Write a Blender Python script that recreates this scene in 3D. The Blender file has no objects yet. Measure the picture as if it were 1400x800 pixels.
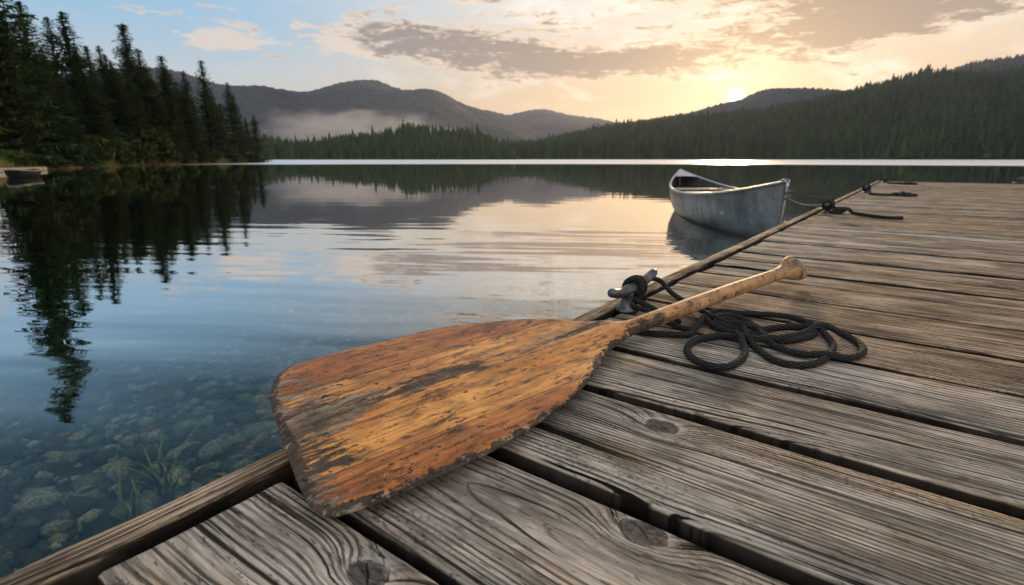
import bpy, bmesh, math, random
import numpy as np
from mathutils import Vector, Matrix, noise as mnoise

random.seed(7)
RNG = np.random.default_rng(7)
scene = bpy.context.scene
col = scene.collection
R = math.radians
pi = math.pi

# ------------------------------------------------------------------ camera
EYE = 0.32                       # eye height above the dock top (z = 0)
WATER = -0.40                    # water level
PITCH = math.atan(183 / 722)
cam_d = bpy.data.cameras.new('camera')
cam = bpy.data.objects.new('camera', cam_d)
col.objects.link(cam)
cam.location = (0, 0, EYE)
cam.rotation_euler = (pi / 2 - PITCH, 0, 0)
cam_d.sensor_width = 36
cam_d.lens = 722 / 1400 * 36
cam_d.clip_start = 0.01
cam_d.clip_end = 30000
cam_d.dof.use_dof = True
cam_d.dof.focus_distance = 0.78
cam_d.dof.aperture_fstop = 7.5
scene.camera = cam

# ------------------------------------------------------------------ light
SUN_AZ, SUN_EL = 21.8, 5.6       # degrees, azimuth to the right of the view
sun_d = bpy.data.lights.new('sun', 'SUN')
sun_d.energy = 3.6
sun_d.angle = R(4.5)
sun_d.color = (1.0, 0.68, 0.38)
sun = bpy.data.objects.new('sun', sun_d)
col.objects.link(sun)
sdir = Vector((math.sin(R(SUN_AZ)) * math.cos(R(SUN_EL)), math.cos(R(SUN_AZ)) * math.cos(R(SUN_EL)), math.sin(R(SUN_EL))))
sun.rotation_euler = sdir.to_track_quat('Z', 'Y').to_euler()
scene.view_settings.view_transform = 'Standard'
scene.view_settings.look = 'None'
scene.view_settings.gamma = 1
scene.view_settings.exposure = 0.36
scene.render.engine = 'CYCLES'
cy = scene.cycles
cy.use_denoising = True
cy.pixel_filter_type = 'BLACKMAN_HARRIS'
cy.filter_width = 1.4
cy.max_bounces = 8
cy.diffuse_bounces = 3
cy.glossy_bounces = 4
cy.transparent_max_bounces = 24
cy.volume_bounces = 1
cy.caustics_reflective = False
cy.caustics_refractive = False
cy.sample_clamp_indirect = 6

# ------------------------------------------------------------------ node helpers
class S:
    """a socket that understands arithmetic"""
    def __init__(s, t, k): s.t, s.k = t, k
    def _m(s, op, *a):
        n = s.t.nodes.new('ShaderNodeMath'); n.operation = op
        for i, x in enumerate(a): put(s.t, n.inputs[i], x)
        return S(s.t, n.outputs[0])
    def __add__(s, o): return s._m('ADD', s, o)
    __radd__ = __add__
    def __sub__(s, o): return s._m('SUBTRACT', s, o)
    def __rsub__(s, o): return s._m('SUBTRACT', o, s)
    def __mul__(s, o): return s._m('MULTIPLY', s, o)
    __rmul__ = __mul__
    def __truediv__(s, o): return s._m('DIVIDE', s, o)
    def __rtruediv__(s, o): return s._m('DIVIDE', o, s)
    def __pow__(s, o): return s._m('POWER', s, o)
    def f(s, op, *a): return s._m(op, s, *a)
    def clamp(s): 
        r = s._m('ADD', s, 0.0); r.k.node.use_clamp = True; return r

def put(t, inp, x):
    if isinstance(x, S): t.links.new(x.k, inp)
    elif isinstance(x, (tuple, list)) and inp.type == 'RGBA': inp.default_value = tuple(x)[:3] + (1,)
    else: inp.default_value = x

class T:
    def __init__(s, tree): s.t = tree; tree.nodes.clear()
    def n(s, kind, out=0, props=None, **inp):
        nd = s.t.nodes.new('ShaderNode' + kind)
        for k, v in (props or {}).items(): setattr(nd, k, v)
        for k, v in inp.items():
            key = k.replace('_', ' ')
            sock = nd.inputs[int(k[1:])] if k[0] == 'i' and k[1:].isdigit() else nd.inputs[key]
            put(s.t, sock, v)
        return S(s.t, nd.outputs[out])
    def xyz(s, v):
        n = s.t.nodes.new('ShaderNodeSeparateXYZ'); s.t.links.new(v.k, n.inputs[0])
        return [S(s.t, o) for o in n.outputs]
    def vec(s, x, y, z=0.0): return s.n('CombineXYZ', X=x, Y=y, Z=z)
    def noise(s, v, scale=1.0, detail=2.0, rough=0.5, dist=0.0):
        return s.n('TexNoise', Vector=v, Scale=scale, Detail=detail, Roughness=rough, Distortion=dist)
    def noisec(s, v, scale=1.0, detail=2.0):
        return s.n('TexNoise', out=1, Vector=v, Scale=scale, Detail=detail)
    def ss(s, x, a, b):     # smooth step
        return s.n('MapRange', props={'interpolation_type': 'SMOOTHSTEP'}, Value=x, From_Min=a, From_Max=b)
    def mix(s, f, a, b):
        n = s.t.nodes.new('ShaderNodeMix'); n.data_type = 'RGBA'
        put(s.t, n.inputs[0], f); put(s.t, n.inputs[6], a); put(s.t, n.inputs[7], b)
        return S(s.t, n.outputs[2])
    def mul(s, a, b, f=1.0):
        n = s.t.nodes.new('ShaderNodeMix'); n.data_type = 'RGBA'; n.blend_type = 'MULTIPLY'
        put(s.t, n.inputs[0], f); put(s.t, n.inputs[6], a); put(s.t, n.inputs[7], b)
        return S(s.t, n.outputs[2])
    def grey(s, x): return s.n('CombineColor', Red=x, Green=x, Blue=x)
    def addc(s, a, b):
        n = s.t.nodes.new('ShaderNodeMix'); n.data_type = 'RGBA'; n.blend_type = 'ADD'
        put(s.t, n.inputs[0], 1.0); put(s.t, n.inputs[6], a); put(s.t, n.inputs[7], b)
        return S(s.t, n.outputs[2])
    def ramp(s, x, stops):
        n = s.t.nodes.new('ShaderNodeValToRGB'); e = n.color_ramp.elements
        while len(e) < len(stops): e.new(0.5)
        for q, (p, c) in zip(e, stops): q.position = p; q.color = tuple(c)[:3] + (1,)
        put(s.t, n.inputs[0], x)
        return S(s.t, n.outputs[0])
    def obj(s): return s.n('TexCoord', out=3)
    def pos(s): return s.n('NewGeometry', out=0)
    def attr(s, name): return s.n('Attribute', out=2, props={'attribute_name': name})
    def bump(s, h, strength=1.0, dist=1.0): return s.n('Bump', Height=h, Strength=strength, Distance=dist)
    def out(s, surf=None, vol=None):
        o = s.t.nodes.new('ShaderNodeOutputMaterial')
        if surf: s.t.links.new(surf.k, o.inputs['Surface'])
        if vol: s.t.links.new(vol.k, o.inputs['Volume'])
    def princ(s, color, rough=0.6, normal=None, metal=0.0, spec=0.5, **kw):
        a = dict(Base_Color=color, Roughness=rough, Metallic=metal)
        if normal: a['Normal'] = normal
        a.update(kw)
        r = s.n('BsdfPrincipled', **a)
        put(s.t, r.k.node.inputs['Specular IOR Level'], spec)
        return r

def material(name):
    m = bpy.data.materials.new(name); m.use_nodes = True
    return m, T(m.node_tree)

# ------------------------------------------------------------------ sky
world = bpy.data.worlds.new('World'); scene.world = world; world.use_nodes = True
w = T(world.node_tree)
gen = w.n('TexCoord', out=0)
gen = w.n('VectorMath', props={'operation': 'NORMALIZE'}, i0=gen)
dx, dy, dz = w.xyz(gen)
az = dx.f('ARCTAN2', dy) * 57.2958
el = dz.f('ARCSINE') * 57.2958
sky = w.n('TexSky', props=dict(sky_type='NISHITA', sun_disc=False, sun_elevation=R(SUN_EL), sun_rotation=R(SUN_AZ), air_density=1.0, dust_density=1.5))
cosang = dx * sdir.x + dy * sdir.y + dz * sdir.z
ang = cosang.f('MINIMUM', 0.999999).f('ARCCOSINE') * 57.2958
near = (ang * -1 / 20).f('EXPONENT')                     # 1 at the sun
eln = (el / 90).f('MAXIMUM', 0.0)
cool = w.ramp(eln, [(0.0, (.66, .56, .47)), (.06, (.54, .55, .53)), (.13, (.29, .48, .65)), (.22, (.23, .45, .68)), (.32, (.14, .32, .54)), (.46, (.05, .13, .25)), (.64, (.60, .60, .62)), (1.0, (1.30, 1.16, 1.06))])
warm = w.ramp(eln, [(0.0, (.64, .40, .19)), (.07, (.64, .46, .28)), (.13, (.70, .61, .50)), (.19, (.72, .70, .66)), (.28, (.46, .54, .62)), (.40, (.20, .34, .50)), (.50, (.13, .24, .40)), (.66, (.64, .63, .63)), (1.0, (1.30, 1.16, 1.06))])
wmix = w.ss(az, -32.0, 8.0) * w.ss(az, 150.0, 70.0)
base = w.mix(wmix, cool, warm)
back = w.ss(dy, 0.0, -0.5)
base = w.mix(back, base, (1.16, 1.08, 1.02))
# cloud field on a plane overhead
pz = dz.f('MAXIMUM', 0.0) + 0.10
cv = w.vec(dx / pz, dy / pz * 1.0, 0.0)
n1 = w.noise(cv, 1.3, 8, .58, .3)
n2 = w.noise(w.vec(az / 9, el / 3.2, 2.0), 1.0, 7, .6, .4)
n3 = w.noise(w.vec(az / 3.5, el / 1.1, 5.0), 1.0, 5, .6)
def blob(a0, e0, sa, se, k=0.0):
    ex = (az - a0) / sa
    ey = (el - e0 - (az - a0) * k) / se
    return ((ex * ex + ey * ey) * -1).f('EXPONENT')
grey_m = blob(-6, 10.9, 13, 1.9, -.06) * .9 + blob(5, 8.7, 12, 1.4, -.03) * .85 + blob(14, 9.3, 7, .9, .02) * .6 + blob(29, 10.8, 9, 2.1, .10) * 1.15 + blob(42, 14, 15, 2.9, .04) * 1.1 + blob(24, 14.5, 7, .9, .12) * .8 + blob(14, 16.6, 6, .9) * .8 + blob(-2, 15.5, 8, .7, .05) * .55
small = blob(-27.5, 10.3, 3.6, .9, -.05) * .8 + blob(-20.5, 11.8, 1.4, .6) * .5 + blob(-16, 10.5, 5, 1.1) * .55 + blob(-24, 14, 2.5, .6) * .4 + blob(-18, 27, 9, 5) * .45 + blob(2, 24, 14, 5) * .7
n4 = w.noise(w.vec(az / 1.5, el / .55, 8.0), 1.0, 6, .66, .8)
n5 = w.noise(w.vec(az / 6.5 + el * .10, el / 1.25, 14.0), 1.0, 9, .66, .5)
band = w.ss(el, 6.5, 9.5) * w.ss(el, 21.0, 15.0) * w.ss(az, -22.0, -12.0) * w.ss(az, 80.0, 60.0)
lump = (n2 - .5) * 1.7 + (n5 - .5) * 2.7 + (n4 - .5) * .9
field = grey_m * .92 + band * .24 + lump
cm = w.ss(field + small, .36, .62)
dense = w.ss(field + (n4 - .5) * .9 + (n3 - .5) * .8, .40, 1.10)
streak = w.ss(n2, .46, .70) * w.ss(el, 3.0, 8.0) * wmix * w.ss(el, 30.0, 17.0)
skyc = w.mix(streak * .65, base, (.98, .92, .84))
ccol = w.mix(near, (.245, .22, .215), (.29, .18, .095))
edge = w.mix(near, (.80, .61, .46), (.86, .64, .42))
ccol = w.mix(dense, edge, ccol)
skyc = w.mix(cm * (.62 + dense * .33), skyc, ccol)
hi = w.ss(n1, .50, .66) * w.ss(el, 16.0, 28.0) * .5
skyc = w.mix(hi, skyc, (.70, .66, .64))
# glow round the sun
g1 = (ang * ang * -1 / .30).f('EXPONENT') * 6.0
g2 = (ang * -1 / 3.6).f('EXPONENT') * .38
glow = w.mul(w.grey(g1 + g2), (1.0, .71, .42))
skyc = w.addc(skyc, glow)
low = w.ss(el, -1.0, -12.0)
skyc = w.mix(low, skyc, (.12, .13, .12))
nis = w.n('VectorMath', props={'operation': 'SCALE'}, i0=sky); nis.k.node.inputs['Scale'].default_value = .10
skyc = w.mix(.08, skyc, nis)
ten = w.n('VectorMath', props={'operation': 'SCALE'}, i0=skyc); ten.k.node.inputs['Scale'].default_value = 9.4
bg = w.n('Background', Color=ten, Strength=0.1)
wo = world.node_tree.nodes.new('ShaderNodeOutputWorld')
world.node_tree.links.new(bg.k, wo.inputs['Surface'])
world.cycles.sampling_method = 'MANUAL'
world.cycles.sample_map_resolution = 1024

# ------------------------------------------------------------------ geometry helpers
def ray(px, py):
    x = (px - 700) / 722; y = -(py - 400) / 722
    F = Vector((0, math.cos(PITCH), -math.sin(PITCH))); U = Vector((0, math.sin(PITCH), math.cos(PITCH)))
    return F + U * y + Vector((x, 0, 0))
def at(px, py, z=0.0):            # the point of the plane z seen along that direction
    d = ray(px, py); t = (z - EYE) / d.z
    return Vector((0, 0, EYE)) + d * t
def azel(px, py):
    d = ray(px, py)
    return math.atan2(d.x, d.y), math.atan2(d.z, math.hypot(d.x, d.y))
DOCK_A = R(37.25)
PD = Vector((math.cos(DOCK_A), -math.sin(DOCK_A), 0)); ED = Vector((math.sin(DOCK_A), math.cos(DOCK_A), 0))
def dock(u, v, z=0.0): return PD * u + ED * v + Vector((0, 0, z))
def todock(p): return Vector((p.dot(PD), p.dot(ED), p.z))

def mesh_obj(name, V, F, mat, parent=None, smooth=True, uv=None, attrs=None):
    me = bpy.data.meshes.new(name)
    V = np.asarray(V, dtype=np.float32)
    if isinstance(F, np.ndarray):
        k = F.shape[1]
        me.vertices.add(len(V)); me.vertices.foreach_set('co', V.ravel())
        me.loops.add(F.size); me.loops.foreach_set('vertex_index', F.astype(np.int32).ravel())
        me.polygons.add(len(F)); me.polygons.foreach_set('loop_start', np.arange(0, F.size, k, dtype=np.int32))
        me.polygons.foreach_set('loop_total', np.full(len(F), k, dtype=np.int32))
        me.update(calc_edges=True); me.validate()
    else:
        me.from_pydata([tuple(map(float, v)) for v in V], [], [tuple(int(i) for i in f) for f in F])
    me.polygons.foreach_set('use_smooth', np.full(len(me.polygons), bool(smooth)))
    if uv is not None:
        l = me.uv_layers.new(name='UVMap')
        vi = np.empty(len(me.loops), dtype=np.int32); me.loops.foreach_get('vertex_index', vi)
        l.data.foreach_set('uv', np.asarray(uv, dtype=np.float32)[vi].ravel())
    for k, a in (attrs or {}).items():
        at_ = me.attributes.new(k, 'FLOAT', 'POINT'); at_.data.foreach_set('value', np.asarray(a, dtype=np.float32))
    me.materials.append(mat)
    o = bpy.data.objects.new(name, me); col.objects.link(o)
    if parent: o.parent = parent
    return o

class MB:
    def __init__(s): s.V, s.F, s.n = [], [], 0
    def add(s, V, F):
        s.V.append(np.asarray(V, dtype=float)); s.F += [tuple(i + s.n for i in f) for f in F]; s.n += len(V)
    def box(s, c, d, rot=None):
        c = np.array(c, float); d = np.array(d, float) / 2
        v = np.array([[x, y, z] for x in (-1, 1) for y in (-1, 1) for z in (-1, 1)]) * d
        if rot is not None: v = v @ np.array(rot.to_3x3()).T
        s.add(v + c, [(0, 1, 3, 2), (4, 6, 7, 5), (0, 4, 5, 1), (2, 3, 7, 6), (0, 2, 6, 4), (1, 5, 7, 3)])
    def tube(s, pts, rad, seg=10, sy=1.0, cap=True):
        V, F = tube(pts, rad, seg, sy, cap); s.add(V, F)
    def build(s, name, mat, parent=None, smooth=True, **k):
        return mesh_obj(name, np.concatenate(s.V), s.F, mat, parent, smooth, **k)

def frames(pts):
    P = [Vector(p) for p in pts]; n = len(P); Tn = []
    for i in range(n):
        Tn.append((P[min(i + 1, n - 1)] - P[max(i - 1, 0)]).normalized())
    up = Vector((0, 0, 1))
    if abs(Tn[0].dot(up)) > .95: up = Vector((1, 0, 0))
    N = (up - Tn[0] * up.dot(Tn[0])).normalized(); out = []
    for i in range(n):
        N = (N - Tn[i] * N.dot(Tn[i])).normalized()
        out.append((P[i], Tn[i], N, Tn[i].cross(N)))
    return out
def tube(pts, rad, seg=10, sy=1.0, cap=True):
    fr = frames(pts); V = []; F = []
    for i, (p, t, n, b) in enumerate(fr):
        r = rad[i] if hasattr(rad, '__len__') else rad
        for k in range(seg):
            a = 2 * pi * k / seg
            V.append(p + n * (math.cos(a) * r) + b * (math.sin(a) * r * sy))
    m = len(fr)
    for i in range(m - 1):
        for k in range(seg):
            a = i * seg + k; b_ = i * seg + (k + 1) % seg
            F.append((a, b_, b_ + seg, a + seg))
    if cap:
        F.append(tuple(range(seg - 1, -1, -1))); F.append(tuple((m - 1) * seg + k for k in range(seg)))
    return np.array([tuple(v) for v in V]), F
def smooth_path(P, k=8, closed=False):
    P = [Vector(p) for p in P]; out = []
    for i in range(len(P) - 1):
        a, b, c, d = P[max(i - 1, 0)], P[i], P[i + 1], P[min(i + 2, len(P) - 1)]
        for j in range(k):
            t = j / k
            out.append(0.5 * ((2 * b) + (c - a) * t + (2 * a - 5 * b + 4 * c - d) * t * t + (3 * b - a - 3 * c + d) * t ** 3))
    out.append(P[-1]); return out
def resample(P, step):
    P = [Vector(p) for p in P]; L = [0]
    for i in range(1, len(P)): L.append(L[-1] + (P[i] - P[i - 1]).length)
    n = max(2, int(L[-1] / step)); out = []; j = 0
    for k in range(n + 1):
        s = L[-1] * k / n
        while j < len(L) - 2 and L[j + 1] < s: j += 1
        t = (s - L[j]) / max(1e-9, L[j + 1] - L[j]); out.append(P[j].lerp(P[j + 1], min(1, t)))
    return out

def tag(o, label=None, cat=None, group=None, kind=None):
    if label: o['label'] = label
    if cat: o['category'] = cat
    if group: o['group'] = group
    if kind: o['kind'] = kind
    return o
def empty(name, loc=(0, 0, 0), rz=0.0):
    o = bpy.data.objects.new(name, None); o.location = loc; o.rotation_euler = (0, 0, rz); col.objects.link(o); return o
def fbm(x, y, z=0.0, o=4):
    v = 0; a = .5
    for i in range(o):
        v += a * mnoise.noise(Vector((x, y, z + 7.3 * i))); x *= 2; y *= 2; z *= 2; a *= .5
    return v

# ------------------------------------------------------------------ materials
def wood_dock_mat(name, knots=(), warmth=0.0, pith=True):
    m, t = material(name)
    u, v, z = t.xyz(t.obj())
    r = t.attr('rnd'); vc = t.attr('vc')
    y = v - vc
    rr = r * 50
    f1 = (r * 7.31).f('FRACT'); f2 = (r * 13.73).f('FRACT'); f3 = (r * 29.17).f('FRACT'); f4 = (r * 41.9).f('FRACT')
    warp = t.noise(t.vec(u * 1.6, y * 5, rr), 1, 3) - .5
    warp2 = t.noise(t.vec(u * 1.1 + 9, rr, 1.0), 1, 2) - .5
    yp = y + warp * .045 - (f1 - .5) * .44
    zp = f2 * .07 + .034 + u * (f3 - .5) * .10 + warp2 * .09
    ring = (yp * yp + zp * zp).f('SQRT')
    ring = ring + (t.noise(t.vec(u * 5, y * 45, rr + 3), 1, 3) - .5) * .0035
    # random small knots and the large named ones
    knotd = None; kcrk = None
    for (ku, kv, kr) in knots:
        a = (u - ku) / 1.35; b = v - kv
        d = (a * a + b * b).f('SQRT') + (t.noise(t.vec(u * 38, v * 60, 1.0), 1, 4, .6) - .5) * .010
        dd = d / kr
        q_ = (b * 1.0 + a * .9 + (t.noise(t.vec(u * 120, v * 120, 9.0), 1, 3) - .5) * .009).f('ABSOLUTE')
        kcrk = q_ if kcrk is None else kcrk.f('MINIMUM', q_)
        ring = ring + (dd * dd * -.22).f('EXPONENT') * (kr * 1.9)
        knotd = dd if knotd is None else knotd.f('MINIMUM', dd)
    grd = (yp.f('ABSOLUTE') / (ring + .002)).clamp()
    tt = ring / (.0056 + f4 * .0030)
    tri = ((tt.f('FRACT') - .5).f('ABSOLUTE')) * 2
    irr = t.noise(t.vec(u * 2.6, tt * .45, rr), 1, 4, .6)
    irr2 = t.noise(t.vec(u * 11, tt * 1.1, rr + 6), 1, 3, .6)
    lstr = (t.ss(irr, .30, .56) * .80 + .12) * (t.ss(irr2, .30, .52) * .55 + .45)
    line = t.ss(tri, 1.0 - grd * .64 - .02, 1.0 - grd * .10) * lstr
    ridge = t.ss(tri, .50, .05)
    fib = t.noise(t.vec(u * 24 + y * 9, y * 400 + u * .9, rr), 1, 2, .6)
    fib2 = t.noise(t.vec(u * 11, y * 180, rr + 5), 1, 6, .66)
    mot = t.noise(t.vec(u * 22, y * 60, rr + 2), 1, 6, .66)
    mot2 = t.noise(t.vec(u * 7, y * 20, rr + 4), 1, 6, .62)
    crk = t.noise(t.vec(u * 1.7, ring * 75, rr + 11), 1, 3, .55)
    endc = t.ss(u, -.30, -.47)
    crack = t.ss(crk + endc * .05, .66, .685) * t.ss(grd, .35, .6)
    slit = t.ss(t.noise(t.vec(u * 2.6, ring * 230, rr + 31), 1, 4, .6), .588, .620) * t.ss(grd, .15, .4)
    big = t.noise(t.vec(u * 1.6, y * 6, rr), 1, 4, .6)
    silver = t.mix(t.ss(mot2, .34, .64), (.205, .180, .150), (.490, .440, .370))
    brown = t.mix(t.ss(mot2, .34, .64), (.180, .130, .085), (.480, .365, .255))
    side = t.ss(u, -.45, .15)                          # boards are browner towards the middle of the dock
    tone = (big + (f3 - .5) * .45 + side * .20 - .09 + (mot - .5) * .5 + warmth).clamp()
    c = t.mix(t.ss(tone, .38, .62), silver, brown)
    pale = t.ss(mot, .54, .68) * ridge
    c = t.mix(pale * .55, c, (.60, .54, .46))
    rust = t.ss(t.noise(t.vec(u * 9 + 3, y * 34, rr + 13), 1, 5, .65), .60, .72)
    c = t.mix(rust * .45, c, (.26, .14, .060))
    stain = t.ss(t.noise(t.vec(u * 4.4 + 20, y * 13, rr), 1, 7, .70), .55, .65)
    c = t.mix(stain * .52, c, (.052, .043, .035))
    grit = t.ss(t.noise(t.vec(u * 160, v * 260, 2.0), 1, 2), .54, .64) * t.ss(t.noise(t.vec(u * 3 + 7, v * 9, 3.0), 1, 3), .50, .62)
    c = t.mix(grit * .6, c, (.050, .044, .038))
    c = t.mul(c, t.grey(.66 + t.ss(fib2, .32, .68) * .50))
    c = t.mul(c, t.grey(.78 + t.ss(fib, .34, .66) * .34))
    dots = t.ss(t.noise(t.vec(u * 48 + y * 31, y * 190 + u * 2.3 + warp * 6, rr + 41), 1, 4, .66), .60, .66)
    c = t.mix(dots * .62, c, (.030, .025, .020))
    c = t.mix(line * .90, c, (.028, .022, .017))
    c = t.mix(slit * .90, c, (.010, .008, .007))
    c = t.mix(crack, c, (.007, .006, .005))
    h = line * -.0016 + fib2 * .0009 + fib * .0003 + mot * .0010 + crack * -.0050 + slit * -.0020 + dots * -.0006 + mot2 * .0016
    if knotd is not None:
        kin = t.ss(knotd, 1.12, .86)
        kr1 = t.ss(((knotd * 4.2 + warp * 4).f('FRACT') - .5).f('ABSOLUTE'), .1, .45)
        kc = t.mix((kr1 * .20 + t.ss(t.noise(t.vec(u * 110, v * 130, 4.0), 1, 5, .7), .38, .62) * .75).clamp(), (.030, .029, .028), (.120, .112, .102))
        rim = t.ss(knotd, .95, 1.12) * t.ss(knotd, 1.75, 1.15) * t.ss(t.noise(t.vec(u * 30, v * 50, 6.0), 1, 3), .34, .56)
        c = t.mix(rim * .62, c, (.47, .425, .37))
        c = t.mix(kin, c, kc)
        edge_ = t.ss((knotd - 1.06).f('ABSOLUTE'), .09, .02) * t.ss(t.noise(t.vec(u * 45, v * 70, 8.0), 1, 3), .42, .56)
        c = t.mix(edge_ * .8, c, (.016, .013, .011))
        kcr = t.ss(kcrk, .0011, .0003) * t.ss(knotd, .95, .6)
        c = t.mix(kcr * .9, c, (.006, .005, .005))
        h = h * (1.0 - kin * .75) + kin * -.0012 + rim * .0010 + kcr * -.002 + edge_ * -.0012
    # the sawn ends and the sides turn near black: gap shade painted into the colour
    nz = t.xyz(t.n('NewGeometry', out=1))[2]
    gap_shade = t.ss(nz, .75, .25)
    c = t.mix(gap_shade * .94, c, (.007, .006, .005))
    rough = .74 + fib2 * .2
    t.out(t.princ(c, rough, t.bump(h * 1.3, 1.0, 1.0), spec=.10))
    return m

def plain_mat(name, c1, c2, scale=8.0, rough=.7, bumpd=.002, metal=0.0, spec=.4, stretch=(1, 1, 1), detail=5):
    m, t = material(name)
    x, y, z = t.xyz(t.obj())
    n = t.noise(t.vec(x * stretch[0], y * stretch[1], z * stretch[2]), scale, detail, .6)
    c = t.mix(t.ss(n, .32, .68), c1, c2)
    t.out(t.princ(c, rough, t.bump(n, 1.0, bumpd), metal=metal, spec=spec))
    return m

def foliage_mat(name, dark, light, scale=.6, trans=.25, big=0.0):
    m, t = material(name)
    p = t.pos()
    n = t.noise(p, scale, 3, .6)
    rnd = t.attr('rnd')
    oi = t.n('ObjectInfo', out=5)
    f = (n * .6 + rnd * .5 + oi * .25 - .18).clamp()
    c = t.mix(f, dark, light)
    d = t.princ(c, .75, spec=.2)
    tr = t.n('BsdfTranslucent', Color=c)
    t.out(t.n('MixShader', i0=trans, i1=d, i2=tr))
    return m

M_needle = foliage_mat('needle_foliage', (.010, .026, .012), (.050, .095, .024), .5, .3)
M_farneedle = foliage_mat('far_needle_foliage', (.005, .014, .010), (.050, .092, .022), .022, .2)
M_bush = foliage_mat('bush_foliage', (.014, .030, .008), (.060, .090, .018), 1.2, .3)
M_grass = foliage_mat('grass_blades', (.08, .10, .03), (.26, .24, .09), .4, .3)
M_bark = plain_mat('bark', (.03, .022, .017), (.085, .066, .05), 12, .9, .02, stretch=(1, 1, .2))

# ------------------------------------------------------------------ lake bed, water, land
def lake_bed():
    # rings of a polar sheet, fine near the dock and coarse far away
    rs = np.concatenate([np.linspace(0.05, 6, 60), np.geomspace(6.3, 4300, 44)])
    na = 180
    a = np.linspace(0, 2 * pi, na, endpoint=False)
    V = []; F = []
    for r in rs:
        for q in a:
            x, y = r * math.sin(q), r * math.cos(q)
            V.append((x, y, bed_z(x, y)))
    for i in range(len(rs) - 1):
        for k in range(na):
            F.append((i * na + k, i * na + (k + 1) % na, (i + 1) * na + (k + 1) % na, (i + 1) * na + k))
    F.append(tuple(range(na)))
    m, t = material('lake_bed_silt')
    p = t.pos()
    n = t.noise(p, 3.0, 6, .65); n2 = t.noise(p, 14.0, 4, .6)
    c = t.mix(t.ss(n, .35, .65), (.018, .022, .016), (.060, .062, .044))
    c = t.mul(c, t.grey(.6 + n2 * .8))
    t.out(t.princ(c, .9, t.bump(n + n2 * .4, 1.0, .04), spec=.2))
    return tag(mesh_obj('lake_bed', V, F, m), kind='structure')
def bed_z(x, y):
    p = Vector((x, y, 0)); u = p.dot(PD); v = p.dot(ED)
    d = max(0.0, -0.35 - u)                # distance out from the dock edge
    base = -0.84 - .07 * d - 1.2 * (1 - math.exp(-d / 12.0)) - .05 * max(0, v - .5)
    base = max(base, -5.5)
    k = min(1.0, math.hypot(x, y) / 3.0)
    return base + .05 * fbm(x * 1.3, y * 1.3) + .02 * fbm(x * 5, y * 5, 3.0)
bed = lake_bed()

# stones on the bed: nobody could count them
def stones():
    ico = bmesh.new(); bmesh.ops.create_icosphere(ico, subdivisions=2, radius=1)
    bv = np.array([v.co[:] for v in ico.verts]); bf = np.array([[v.index for v in f.verts] for f in ico.faces]); ico.free()
    ico = bmesh.new(); bmesh.ops.create_icosphere(ico, subdivisions=1, radius=1)
    lv = np.array([v.co[:] for v in ico.verts]); lf = np.array([[v.index for v in f.verts] for f in ico.faces]); ico.free()
    hv, hf = bv, bf
    Vs, Fs, At = [], [], []; n = 0
    for i in range(10500):
        # spread over the bed left of the dock, thinning out with distance
        d = abs(RNG.normal(0, 2.6)); v = RNG.uniform(-1.0, 8.5)
        u = -0.42 - d
        p = dock(u, v)
        if p.y < -.6: continue
        bv, bf = (hv, hf) if d < 1.8 and v < 3 else (lv, lf)
        s = float(np.clip(RNG.lognormal(-3.15, .42), .016, .095))
        ax = RNG.uniform(.7, 1.3, 3) * np.array([1, 1, .55]) * s
        ph = RNG.uniform(0, 20, 3)
        q = bv * (1 + .26 * np.sin(bv[:, [0]] * 2.7 + ph[0]) * np.cos(bv[:, [1]] * 3.1 + ph[1]) + .10 * np.sin(bv[:, [2]] * 5 + ph[2] + bv[:, [0]] * 4)) * ax
        th = RNG.uniform(0, 6.28); c_, s_ = math.cos(th), math.sin(th)
        q = q @ np.array([[c_, s_, 0], [-s_, c_, 0], [0, 0, 1]])
        z = bed_z(p.x, p.y)
        Vs.append(q + np.array([p.x, p.y, z + ax[2] * .35])); Fs.append(bf + n); n += len(bv)
        At.append(np.full(len(bv), RNG.random()))
    m, t = material('lake_stones')
    r = t.attr('rnd'); nn = t.noise(t.pos(), 55, 6, .68)
    c = t.ramp(r, [(0, (.014, .018, .014)), (.35, (.055, .062, .042)), (.6, (.16, .155, .095)), (.85, (.27, .26, .18)), (.95, (.36, .29, .14)), (1, (.34, .28, .16))])
    c = t.mul(c, t.grey(.25 + t.ss(nn, .3, .7) * 1.1))
    nz = t.xyz(t.n('NewGeometry', out=1))[2]
    alg = t.ss(t.noise(t.pos(), 6, 3), .45, .62)
    c = t.mix(alg * .5, c, (.060, .075, .030))
    t.out(t.princ(c, .8, t.bump(nn, 1.0, .004), spec=.3))
    o = mesh_obj('stones', np.concatenate(Vs), np.concatenate(Fs), m, attrs={'rnd': np.concatenate(At)})
    return tag(o, 'small rounded stones covering the lake bed under the clear water', 'stones', kind='stuff')
stones()

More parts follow.
